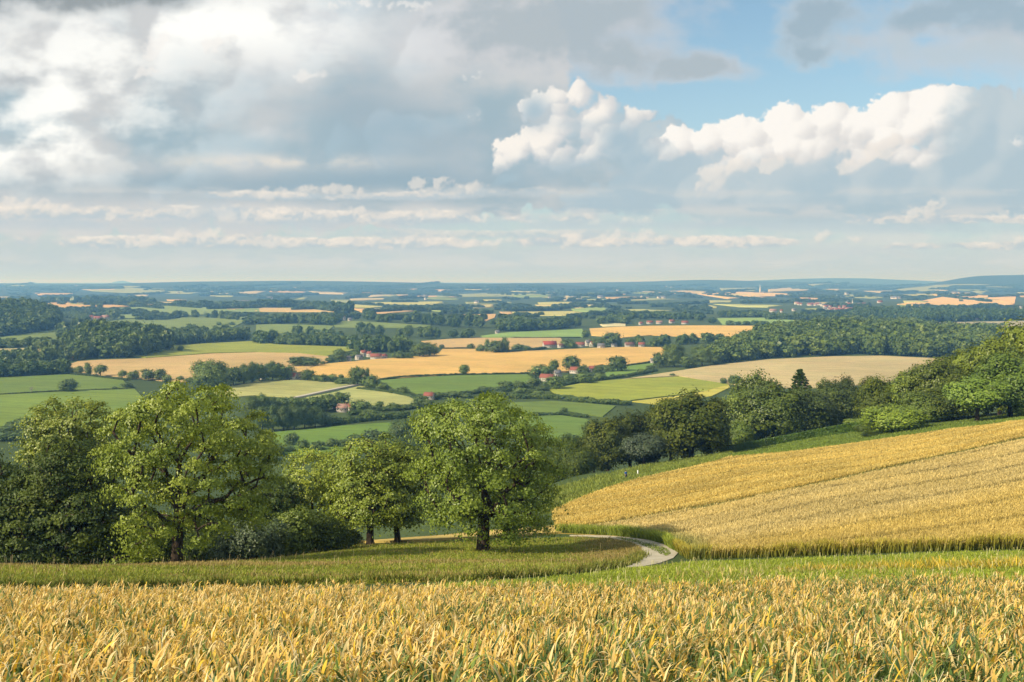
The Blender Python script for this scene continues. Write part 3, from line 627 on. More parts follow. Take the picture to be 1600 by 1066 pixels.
def grow(rng, targets, trunk_h, lean=(0, 0), wob=.25, pen=.38, up=.18, leaf_r=.016, power=2.35, r_max=None, min_sides=3, flare=1.35):
    """branches: every leaf cluster is joined to the nearest branch point, long detours costing extra; thickness by pipe rule"""
    nt_ = max(6, int(trunk_h/.6))
    zz = np.linspace(0, trunk_h, nt_)
    wv = np.cumsum(rng.normal(0, wob*.12, (nt_, 2)), 0); wv -= wv[0]
    nodes = [np.array([lean[0]*(z/trunk_h)**1.5+wv[i, 0], lean[1]*(z/trunk_h)**1.5+wv[i, 1], z]) for i, z in enumerate(zz)]
    par = [-1]+list(range(nt_-1)); plen = list(zz)
    for i, z in enumerate(zz):
        if z < trunk_h*.38: plen[i] += 50*(1-z/(trunk_h*.38))       # no limbs on the clear trunk
    base = nodes[nt_//2]
    order = np.argsort(np.linalg.norm(targets-base, axis=1))
    N = np.array(nodes); PL = np.array(plen)
    tips = []
    for ti_ in order:
        t = targets[ti_]; dv = t-N; d = np.linalg.norm(dv, axis=1)
        cost = d+pen*PL+np.where(dv[:, 2] < -.2, -dv[:, 2]*.35, 0)
        i = int(cost.argmin()); k = max(1, int(d[i]/.7)); p0 = N[i]; prev = i
        newp = []
        for q_ in range(1, k+1):
            f = q_/k; p = p0+(t-p0)*f; p = p+np.array([0, 0, up*d[i]*math.sin(math.pi*f)*.6])
            if q_ < k: p = p+rng.normal(0, .05*d[i]/k+.03, 3)
            newp.append(p); par.append(prev); prev = len(N)+q_-1
        seg = d[i]/k
        PL = np.concatenate([PL, PL[i]+seg*np.arange(1, k+1)]); N = np.concatenate([N, np.array(newp)]); tips.append(prev)
    n = len(N); r = np.zeros(n); ch = [[] for _ in range(n)]
    for i in range(n):
        if par[i] >= 0: ch[par[i]].append(i)
    acc = np.zeros(n)
    for i in range(n-1, -1, -1):
        if not ch[i]: acc[i] = leaf_r**power
        if par[i] >= 0: acc[par[i]] += acc[i]
    # children always come after parents, so one backward sweep is enough
    r = acc**(1/power)
    if r_max: r *= r_max/r[1]
    zb = N[:nt_, 2]; r[:nt_] *= 1+(flare-1)*np.exp(-zb/.5)
    geo = Geo()
    stack = [(-1, 0)]
    while stack:
        p, i = stack.pop()
        path = [i]; rad = [r[i]]
        if p >= 0: path = [p, i]; rad = [min(r[p], r[i]*1.25), r[i]]
        while ch[i]:
            c = sorted(ch[i], key=lambda c: -r[c])
            for o in c[1:]: stack.append((i, o))
            i = c[0]; path.append(i); rad.append(r[i])
        if len(path) < 2: continue
        s = 9 if rad[0] > .12 else 6 if rad[0] > .05 else min_sides
        tube(geo, N[path], np.maximum(rad, .006), s)
    return geo
def crown_targets(rng, ell, spacing, n_try=9000, shell=.45, keep_in=.35, zmin=.6):
    ell = np.array(ell, float)
    vol = ell[:, 3]*ell[:, 4]*ell[:, 5]; pick = rng.choice(len(ell), n_try, p=vol/vol.sum())
    p = unit(rng.normal(size=(n_try, 3)))*rng.random((n_try, 1))**(1/3)
    P = ell[pick, :3]+p*ell[pick, 3:]
    depth = np.min([np.linalg.norm((P-e[:3])/e[3:], axis=1) for e in ell], axis=0)   # 0 deep inside, 1 at the outline
    ok = ((depth > shell) | (rng.random(n_try) < keep_in)) & (P[:, 2] > zmin)
    P, depth = P[ok], depth[ok]
    out = np.empty((0, 3)); dd = []
    for a, d in zip(P, depth):
        if len(out) == 0 or ((out-a)**2).sum(1).min() > spacing**2:
            out = np.concatenate([out, a[None]]); dd.append(d)
    return out, np.array(dd)
def crown(rng, T, depth, centre, n_leaf, cl_r, L, tint_top=True, flat=.62, droop=.25, outward=.6, lobes=None, jit=.5, padw=.45):
    """leaf sprays round the branch ends: flattened, drooping tufts with light tops"""
    n = len(T); cnt = rng.poisson(n_leaf, n)+3; idx = np.repeat(np.arange(n), cnt); m = len(idx)
    out = unit(T-centre)
    if lobes is not None:                                 # each lobe of the crown has its own sunny and shady side
        lb = np.array(lobes, float); dd = np.linalg.norm((T[:, None]-lb[None, :, :3])/lb[None, :, 3:], axis=2); w_ = np.exp(-6*dd)
        out = unit(((T[:, None]-lb[None, :, :3])*w_[..., None]).sum(1)/w_.sum(1)[:, None]+out*.25)
    sz = rng.uniform(.65, 1.25, n)
    off_ = rng.normal(size=(m, 3))*np.array([1, 1, flat])*cl_r*.55*sz[idx][:, None]
    rr = np.linalg.norm(off_[:, :2], axis=1)
    off_[:, 2] -= droop*rr**2/cl_r
    pos = T[idx]+off_+out[idx]*cl_r*.15
    nor = unit(out[idx]*outward+np.array([0, 0, .45])+unit(off_)*padw+rng.normal(size=(m, 3))*jit)
    Ls = L*rng.uniform(.7, 1.3, m)
    V, Fc = leaves(pos, nor, Ls, Ls*rng.uniform(.5, .7, m), rng, .22, droop)
    tint = np.clip(rng.normal(.55, .24, n)[idx]+rng.normal(0, .12, m), 0, 1)      # some shoots yellower than others
    return V, Fc, np.repeat(tint, 4)
def near_tree(name, label, cat, px, py, d, ell_px, mat, seed, spacing, n_leaf, cl_r, L, trunk_px=None, trunk_r=None, trunk_frac=.55, group=None, color=(1, 1, 1), keep_in=.35, tops=.0, depth_ratio=.95, lean=(0, 0), pen=.38, holes=0, flat=.62, droop=.25, pads=None):
    """a tree of its own: outline lobes are given in photo pixels round (px,py) and become metres at distance d"""
    rng = np.random.default_rng(seed); s = d/F
    x = (px-CX)/F*d; z = float(H([x], [d])[0])
    zpix = z+0.0
    ell = []
    for (ex, ey, rx, ry) in ell_px:
        cz = -(ey-HY)*s-z
        w_ = min(rx, ry*1.6)*s*depth_ratio
        ell.append(((ex-px)*s, rng.uniform(-.35, .35)*w_, cz, rx*s, w_, ry*s))
    T, dep = crown_targets(rng, ell, spacing, 14000, .45, keep_in)
    padw = .45
    if pads:                                              # flat sprays of foliage one by one, in front, in the middle and behind
        pd = np.array(pads, float); cxp, hwp = (pd[:, 0].min()+pd[:, 0].max())/2, np.ptp(pd[:, 0])/2
        Tn = []
        for ex, ey in pads:
            hy = hwp*math.sqrt(max(.03, 1-((ex-cxp)/(hwp*1.03))**2))*s*.8*(1 if ey < py-90 else .75)
            for k_ in ((-.92, -.3, .4, .95) if hy > 2.6 else (-.6, .6)):
                Tn.append(((cxp+(ex-cxp)*.90-px)*s+rng.normal(0, .35), hy*k_+rng.normal(0, .35), -(ey-HY)*s-z+rng.normal(0, .3)+(-.25*abs(k_))))
        T = np.array(Tn); dep = np.ones(len(T)); padw = 1.15
    for _ in range(holes):                                # gaps that let the background through
        c_ = T[rng.integers(len(T))]+rng.normal(0, .5, 3); m_ = np.linalg.norm((T-c_)*np.array([1, .55, 1.25]), axis=1) > rng.uniform(.9, 1.7)
        T, dep = T[m_], dep[m_]
    top = T[:, 2].max(); hz = top*trunk_frac
    e = empty(name, (x, d, z-.05), label, cat, group)
    g = grow(rng, T, hz, lean, pen=pen, r_max=trunk_r)
    tm = g.mesh('trunk', smooth=True); link('trunk', tm, BARK, e)
    c = np.array([np.average(T[:, 0]), np.average(T[:, 1]), np.average(T[:, 2])-.15*top])
    V, Fc, ti_ = crown(rng, T, dep, c, n_leaf, cl_r, L, flat=flat, droop=droop, lobes=ell, outward=.9, jit=.42, padw=padw)
    co_ = link('crown', make_mesh('crown', V, [Fc], {'tint': np.clip(ti_+tops, 0, 1)}), mat, e); co_.color = rgb(color)
    return e
# ------------------------------------------------------------------ the trees near the meadow
near_tree('broadleaf_tree', 'tall loose-crowned tree with bare limbs showing, standing left at the meadow edge', 'tree', 277, 886, 84,
          [(262, 648, 88, 52), (212, 664, 46, 38), (360, 700, 70, 44), (300, 735, 84, 50), (246, 790, 48, 44), (372, 772, 56, 46), (226, 838, 30, 24), (232, 735, 44, 34), (408, 704, 38, 34), (322, 636, 44, 34), (196, 704, 34, 24), (400, 755, 40, 40), (330, 815, 40, 26)],
          LEAF_LIGHT, 11, 1.12, 270, 1.05, .235, trunk_r=.42, trunk_frac=.62, keep_in=.10, tops=.06, lean=(.3, 0), flat=.33, droop=.32,
          pads=[(242, 617), (287, 614), (338, 617), (197, 639), (248, 653), (304, 637), (346, 642), (180, 665), (388, 656), (214, 676), (295, 676), (366, 673), (416, 679), (163, 701), (178, 714), (225, 704), (338, 699), (402, 707), (430, 700), (197, 735), (239, 721), (310, 727), (366, 732), (422, 721), (211, 758), (253, 758), (324, 758), (394, 758), (430, 750), (239, 783), (295, 794), (352, 783), (408, 783), (231, 808), (262, 814), (324, 817), (380, 803), (220, 839), (208, 862), (270, 690), (262, 632), (318, 660)])
near_tree('broadleaf_tree', 'broad round-crowned tree standing alone in the middle of the meadow', 'tree', 755, 864, 96,
          [(752, 690, 100, 72), (690, 715, 52, 56), (818, 706, 60, 66), (755, 765, 112, 48), (690, 780, 54, 38), (828, 780, 50, 40), (846, 742, 40, 40), (705, 668, 50, 46), (815, 808, 48, 24), (700, 792, 40, 22), (780, 655, 50, 38), (850, 800, 22, 22)],
          LEAF_LIGHT, 12, 1.15, 290, 1.22, .25, trunk_r=.54, trunk_frac=.56, keep_in=.16, tops=-.04, color=(.86, .92, .95), flat=.35, droop=.32,
          pads=[(669, 643), (706, 633), (750, 626), (787, 634), (652, 662), (691, 659), (737, 653), (775, 656), (816, 656), (844, 672), (656, 687), (700, 684), (744, 687), (791, 684), (834, 691), (862, 694), (666, 716), (712, 712), (759, 716), (812, 716), (853, 722), (874, 732), (645, 737), (681, 737), (725, 737), (775, 737), (822, 741), (869, 762), (656, 769), (700, 762), (744, 766), (791, 766), (834, 769), (681, 792), (719, 785), (791, 788), (837, 800), (856, 815), (806, 820), (737, 796)])
near_tree('broadleaf_tree', 'upright tree with a short dark trunk, left of the pair behind the broad tree', 'tree', 579, 854, 110,
          [(570, 752, 50, 58), (545, 786, 36, 32), (600, 738, 42, 44), (572, 712, 36, 28), (590, 784, 48, 30), (535, 742, 24, 34)],
          LEAF_MID, 13, 1.2, 150, .95, .28, trunk_r=.36, trunk_frac=.55, keep_in=.3, tops=.1, holes=5, flat=.46, droop=.38, color=(1.28, 1.28, 1.1))
near_tree('broadleaf_tree', 'darker tree with a low forked trunk, right of the pair behind the broad tree', 'tree', 621, 853, 113,
          [(622, 738, 42, 50), (634, 784, 42, 32), (612, 710, 28, 30), (650, 758, 26, 36), (604, 784, 30, 30)],
          LEAF_MID, 14, 1.2, 150, .95, .28, flat=.46, droop=.38, trunk_r=.3, trunk_frac=.45, keep_in=.6, color=(1.0, 1.04, .95))
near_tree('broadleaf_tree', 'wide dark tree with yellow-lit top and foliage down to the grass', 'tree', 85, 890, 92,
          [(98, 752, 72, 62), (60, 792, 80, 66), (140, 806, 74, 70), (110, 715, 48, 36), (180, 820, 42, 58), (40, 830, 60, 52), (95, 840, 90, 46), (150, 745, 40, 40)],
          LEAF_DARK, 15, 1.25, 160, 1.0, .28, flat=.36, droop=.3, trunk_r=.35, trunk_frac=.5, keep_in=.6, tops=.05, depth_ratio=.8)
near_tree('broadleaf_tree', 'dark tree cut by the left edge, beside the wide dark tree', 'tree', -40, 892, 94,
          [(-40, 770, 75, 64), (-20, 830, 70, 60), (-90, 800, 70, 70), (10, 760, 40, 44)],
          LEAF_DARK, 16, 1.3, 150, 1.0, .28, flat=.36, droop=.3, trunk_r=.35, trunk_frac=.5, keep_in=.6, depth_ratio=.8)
near_tree('broadleaf_tree', 'light green twin-topped tree rising behind the wide dark tree', 'tree', 108, 850, 118,
          [(80, 668, 42, 44), (136, 662, 38, 42), (108, 705, 66, 48), (60, 700, 26, 34), (165, 690, 30, 40), (110, 750, 70, 50)],
          LEAF_MID, 17, 1.3, 140, 1.0, .31, flat=.46, droop=.35, holes=4, trunk_r=.34, trunk_frac=.6, keep_in=.5, tops=.15, color=(1.12, 1.1, 1))
near_tree('broadleaf_tree', 'bright green slender tree behind the dark bushes, next to the pair', 'tree', 486, 858, 122,
          [(488, 740, 42, 42), (520, 770, 38, 48), (465, 775, 30, 40), (500, 800, 46, 44), (520, 730, 26, 30)],
          LEAF_MID, 18, 1.25, 130, .95, .28, flat=.46, droop=.35, holes=4, trunk_r=.28, trunk_frac=.6, keep_in=.5, tops=.2, color=(1.4, 1.38, 1.15))
near_tree('broadleaf_tree', 'low dark tree between the loose-crowned tree and the dark bushes', 'tree', 436, 862, 116,
          [(436, 785, 38, 40), (425, 825, 44, 36), (455, 815, 34, 36), (400, 800, 30, 40)],
          LEAF_DARK, 19, 1.05, 55, .85, .38, trunk_r=.24, trunk_frac=.5, keep_in=.6)
def near_shrub(label, px, py, d, ell, mat, seed, color=(1, 1, 1), L=.26):
    return near_tree('shrub', label, 'shrub', px, py, d, ell, mat, seed, .62, 46, .5, L, trunk_r=.07, trunk_frac=.35, keep_in=.5, color=color, group='shrubs along the meadow edge')
near_shrub('grey-green feathery shrub right of the loose-crowned tree trunk', 368, 880, 97, [(368, 850, 32, 30), (398, 838, 22, 26), (350, 866, 24, 16)], LEAF_GREY, 31, (.8, .85, .85))
near_shrub('rounded grey-green shrub next to the feathery one', 410, 877, 99, [(412, 850, 30, 28), (400, 862, 30, 18), (428, 830, 18, 20)], LEAF_GREY, 32, (.62, .7, .62))
near_shrub('dark green bush with a lit top left of the slender tree', 455, 872, 102, [(455, 835, 36, 36), (470, 815, 22, 24), (440, 858, 34, 18)], LEAF_MID, 33, (.78, .84, .85))
near_shrub('dark low bush under the slender tree', 507, 866, 105, [(505, 836, 36, 32), (525, 850, 24, 20), (490, 820, 20, 20)], LEAF_DARK, 34, (1.15, 1.1, 1))
near_shrub('small dark bush beside the left trunk of the pair', 545, 860, 112, [(542, 842, 22, 18)], LEAF_DARK, 35)
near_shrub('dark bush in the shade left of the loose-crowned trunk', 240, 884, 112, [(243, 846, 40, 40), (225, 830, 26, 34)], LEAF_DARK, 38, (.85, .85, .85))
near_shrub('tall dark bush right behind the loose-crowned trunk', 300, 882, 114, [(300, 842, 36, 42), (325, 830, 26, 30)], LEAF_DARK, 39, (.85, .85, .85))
near_shrub('small dark bush behind the loose-crowned trunk', 318, 880, 104, [(318, 855, 30, 26), (335, 866, 24, 16)], LEAF_DARK, 36)
near_shrub('dark bush under the wide dark tree near its right side', 205, 888, 96, [(200, 850, 34, 38), (180, 870, 30, 20)], LEAF_DARK, 37, (.9, .9, .9))

# ------------------------------------------------------------------ shared tree shapes for the slope and the valley
def proto(seed, n_cl, n_leaf, L, style='round', core=.62, trunk=True):
    """a tree one metre tall and about one metre wide: (trunk mesh, crown mesh)"""
    rng = np.random.default_rng(seed)
    if style == 'round':
        lob = [(0, 0, .54, .33, .33, .31)]+[(math.cos(a)*.28, math.sin(a)*.28, z_, r_, r_, r_*.9) for a, z_, r_ in zip(np.arange(11)*2.4+rng.random()*6, np.linspace(.30, .76, 11), rng.uniform(.15, .23, 11))]+[(0.05, 0, .82, .19, .19, .17), (-.1, .08, .74, .18, .18, .16)]
    elif style == 'tall':
        lob = [(0, 0, .5, .26, .26, .44)]+[(math.cos(a)*.15, math.sin(a)*.15, rng.uniform(.25, .8), .16, .16, .18) for a in np.arange(7)*.9]
    elif style == 'bush':
        lob = [(0, 0, .42, .40, .40, .42)]+[(math.cos(a)*.28, math.sin(a)*.28, rng.uniform(.22, .6), .22, .22, .24) for a in np.arange(8)*.8]
    elif style == 'open':
        lob = [(math.cos(a)*.25, math.sin(a)*.25, rng.uniform(.45, .78), rng.uniform(.17, .26), rng.uniform(.17, .26), rng.uniform(.13, .2)) for a in np.arange(8)*.8]+[(0, 0, .84, .2, .2, .14)]
    T, dep = crown_targets(rng, lob, .55*(1/n_cl)**(1/3)*1.05, 5000, .62, .2, .06)
    if len(T) > n_cl: T = T[:n_cl]; dep = dep[:n_cl]
    tm = None
    if trunk:
        g = grow(rng, T*8, 8*(.55 if style != 'bush' else .3), pen=.4, r_max=.028*8, leaf_r=.02)
        tm = make_mesh('trunk', np.concatenate(g.V)/8, g.F, smooth=True); tm.materials.append(BARK)
    V, Fc, ti_ = crown(rng, T, dep, np.array([0, 0, .42]), n_leaf, .62*(1/n_cl)**(1/3), L, flat=.7, outward=1.5, lobes=lob, jit=.38)
    G = Geo(); G.add(V, [Fc], ti_)
    if core:                                             # dense inner foliage that closes the crown
        for (cx, cy, cz, rx, ry, rz) in lob:
            m_ = max(8, int(n_cl*n_leaf*.10/len(lob)))
            p = unit(rng.normal(size=(m_, 3))); pos = np.array([cx, cy, cz])+p*np.array([rx, ry, rz])*core
            v, f = leaves(pos, p, np.full(m_, L*2.6), np.full(m_, L*2.0), rng, .1); G.add(v, [f], np.repeat(np.clip(rng.normal(.45, .24, m_), 0, 1), 4))
    cm = G.mesh('crown')
    return tm, cm
MID_P = [proto(101, 330, 34, .040), proto(102, 330, 34, .040), proto(103, 330, 32, .040, 'tall'), proto(104, 280, 34, .042, 'open'), proto(105, 320, 32, .042, 'bush'), proto(106, 340, 34, .040)]
FAR_P = [proto(201, 75, 13, .088, core=.75), proto(202, 75, 13, .088, core=.75), proto(203, 75, 13, .088, 'bush', core=.75), proto(204, 75, 12, .09, 'tall', core=.75), proto(205, 70, 12, .088, 'open', core=.6), proto(206, 75, 13, .088, core=.75)]
def plant(protos, k, name, label, cat, group, base, h, wid, mat, color, rz, trunk=True, wy=None):
    """one tree: an empty at its foot carrying copies of a shared trunk and crown"""
    e = empty(name, (base[0], base[1], base[2]-.15), label, cat, group, rz)
    tm, cm = protos[k]
    e.scale = (wid, wid if wy is None else wy, h)
    if tm is not None and trunk: link('trunk', tm, None, e)
    c = bpy.data.objects.new('crown', cm); COL.objects.link(c); c.parent = e
    if not cm.materials: cm.materials.append(mat)
    if cm.materials[0] != mat: c.material_slots[0].link = 'OBJECT'; c.material_slots[0].material = mat
    c.color = rgb(color)
    return e
# ------------------------------------------------------------------ trees on the slope right of the meadow
def place_top(px, d, top): 
    x = (px-CX)/F*d; z = float(H([x], [d])[0]); return (x, d, z), -(top-HY)*d/F-z
SLOPE = [  # px, depth, top row, half-width px, shape, leaves, colour, label
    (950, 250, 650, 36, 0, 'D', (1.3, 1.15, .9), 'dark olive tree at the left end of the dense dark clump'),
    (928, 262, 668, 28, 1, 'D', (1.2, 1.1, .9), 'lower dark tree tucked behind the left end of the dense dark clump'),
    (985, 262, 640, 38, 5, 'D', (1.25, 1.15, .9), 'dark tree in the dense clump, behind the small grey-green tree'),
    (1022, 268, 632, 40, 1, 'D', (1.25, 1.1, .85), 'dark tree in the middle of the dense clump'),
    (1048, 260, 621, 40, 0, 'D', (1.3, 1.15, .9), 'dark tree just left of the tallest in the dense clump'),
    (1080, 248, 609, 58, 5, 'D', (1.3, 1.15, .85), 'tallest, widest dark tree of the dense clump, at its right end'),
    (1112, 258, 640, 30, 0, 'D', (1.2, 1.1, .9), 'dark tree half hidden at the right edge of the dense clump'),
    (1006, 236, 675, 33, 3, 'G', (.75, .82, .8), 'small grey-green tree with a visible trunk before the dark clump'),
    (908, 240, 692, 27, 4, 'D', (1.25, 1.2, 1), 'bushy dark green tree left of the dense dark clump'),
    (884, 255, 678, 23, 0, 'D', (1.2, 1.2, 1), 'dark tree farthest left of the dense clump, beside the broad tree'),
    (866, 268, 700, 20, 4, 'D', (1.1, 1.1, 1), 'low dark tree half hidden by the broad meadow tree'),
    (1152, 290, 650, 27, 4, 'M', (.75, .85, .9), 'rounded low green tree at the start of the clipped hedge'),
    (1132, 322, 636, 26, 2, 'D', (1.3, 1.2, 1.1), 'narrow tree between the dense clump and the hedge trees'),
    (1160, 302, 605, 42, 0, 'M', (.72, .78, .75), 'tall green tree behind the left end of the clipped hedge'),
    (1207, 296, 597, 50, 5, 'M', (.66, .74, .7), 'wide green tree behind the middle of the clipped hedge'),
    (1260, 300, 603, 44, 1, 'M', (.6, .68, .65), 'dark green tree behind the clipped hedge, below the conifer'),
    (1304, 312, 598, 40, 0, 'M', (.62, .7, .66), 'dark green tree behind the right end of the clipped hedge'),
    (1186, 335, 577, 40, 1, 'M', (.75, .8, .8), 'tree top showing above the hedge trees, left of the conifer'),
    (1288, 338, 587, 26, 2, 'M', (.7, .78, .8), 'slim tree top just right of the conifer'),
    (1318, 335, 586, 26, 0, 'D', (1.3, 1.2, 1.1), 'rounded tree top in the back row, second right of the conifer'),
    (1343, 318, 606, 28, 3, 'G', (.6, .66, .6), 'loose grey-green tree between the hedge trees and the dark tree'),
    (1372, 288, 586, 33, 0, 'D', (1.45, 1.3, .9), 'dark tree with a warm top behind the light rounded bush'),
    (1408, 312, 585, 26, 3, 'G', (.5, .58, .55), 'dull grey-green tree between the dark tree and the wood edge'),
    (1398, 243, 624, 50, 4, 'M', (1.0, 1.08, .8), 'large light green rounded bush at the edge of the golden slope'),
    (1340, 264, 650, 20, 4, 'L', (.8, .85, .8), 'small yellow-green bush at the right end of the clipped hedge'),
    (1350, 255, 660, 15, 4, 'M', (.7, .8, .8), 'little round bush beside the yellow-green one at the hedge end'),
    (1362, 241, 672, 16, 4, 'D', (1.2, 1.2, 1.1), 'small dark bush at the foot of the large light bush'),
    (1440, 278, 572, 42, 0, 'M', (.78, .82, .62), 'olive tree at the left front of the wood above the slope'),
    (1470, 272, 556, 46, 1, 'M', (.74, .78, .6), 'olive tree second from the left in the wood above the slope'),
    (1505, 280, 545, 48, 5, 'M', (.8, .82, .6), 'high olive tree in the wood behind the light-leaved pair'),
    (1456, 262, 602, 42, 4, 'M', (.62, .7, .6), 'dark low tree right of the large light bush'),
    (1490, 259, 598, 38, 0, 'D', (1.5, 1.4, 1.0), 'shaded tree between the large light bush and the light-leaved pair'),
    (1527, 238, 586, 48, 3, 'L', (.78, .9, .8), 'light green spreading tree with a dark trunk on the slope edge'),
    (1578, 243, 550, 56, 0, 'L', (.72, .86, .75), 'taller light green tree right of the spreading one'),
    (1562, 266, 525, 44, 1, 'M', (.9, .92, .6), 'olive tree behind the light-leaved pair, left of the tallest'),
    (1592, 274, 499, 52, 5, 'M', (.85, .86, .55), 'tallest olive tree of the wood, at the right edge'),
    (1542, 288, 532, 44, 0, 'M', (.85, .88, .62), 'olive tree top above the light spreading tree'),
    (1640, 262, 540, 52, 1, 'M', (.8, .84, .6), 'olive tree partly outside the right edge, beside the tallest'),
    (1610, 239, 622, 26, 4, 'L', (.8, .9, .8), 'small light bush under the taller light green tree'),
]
MATS = {'D': LEAF_DARK, 'M': LEAF_MID, 'G': LEAF_GREY, 'L': LEAF_LIGHT}
rs = random.Random(5)
for px, d, top, hw, k, mt, c, lab in SLOPE:
    b, h = place_top(px, d, top); wd = 2*hw*d/F/(.90 if k != 4 else 1.0); c = (c[0]*1.1, c[1]*1.1, c[2]*1.1) if mt == 'L' or (mt == 'M' and px > 1390) else c
    bush = k == 4
    f = rs.uniform(.68, 1.18); c = (c[0]*f, c[1]*f, c[2]*f*rs.uniform(.9, 1.1))
    plant(MID_P, k, 'bush' if bush else 'broadleaf_tree', lab, 'bush' if bush else 'tree', 'trees and bushes on the slope', b, h*1.0, wd, MATS[mt], c, rs.uniform(0, 6.28))
# the conifer: whorls of drooping boughs
def conifer(px, d, top, hw):
    b, h = place_top(px, d, top); rng = np.random.default_rng(77); r0 = hw*d/F
    e = empty('conifer', b, 'pointed dark conifer standing above the rounded hedge trees', 'tree')
    g = Geo(); tube(g, [(0, 0, 0), (0, 0, h*.5), (0, 0, h*.98)], [.28, .17, .03], 7)
    G = Geo()
    for lv in np.linspace(.30, .98, 17):
        rl = r0*(1.03-lv)**.85*1.5
        for a in np.arange(7)/7*6.283+rng.random()*6:
            a += rng.normal(0, .1); L_ = rl*rng.uniform(.8, 1.1); z0 = lv*h
            p = [np.array([math.cos(a)*L_*t, math.sin(a)*L_*t, z0+L_*(.25*t-.45*t*t)]) for t in (0, .5, 1)]
            tube(g, p, [.06, .04, .015], 4)
            t = rng.random(46)**.7; q_ = np.array([np.array([math.cos(a)*L_*s_, math.sin(a)*L_*s_, z0+L_*(.25*s_-.45*s_*s_)]) for s_ in t])+rng.normal(0, .16, (46, 3))
            v, f = leaves(q_, unit(rng.normal(0, .4, (46, 3))+[0, 0, 1]), np.full(46, .8), np.full(46, .4), rng, .1, .4); G.add(v, [f], np.repeat(rng.random(46)*.4, 4))
    link('trunk', g.mesh('trunk'), BARK, e); c = link('crown', G.mesh('crown'), LEAF_DARK, e); c.color = (1.3, 1.4, 1.2, 1)
conifer(1250, 322, 577, 34)

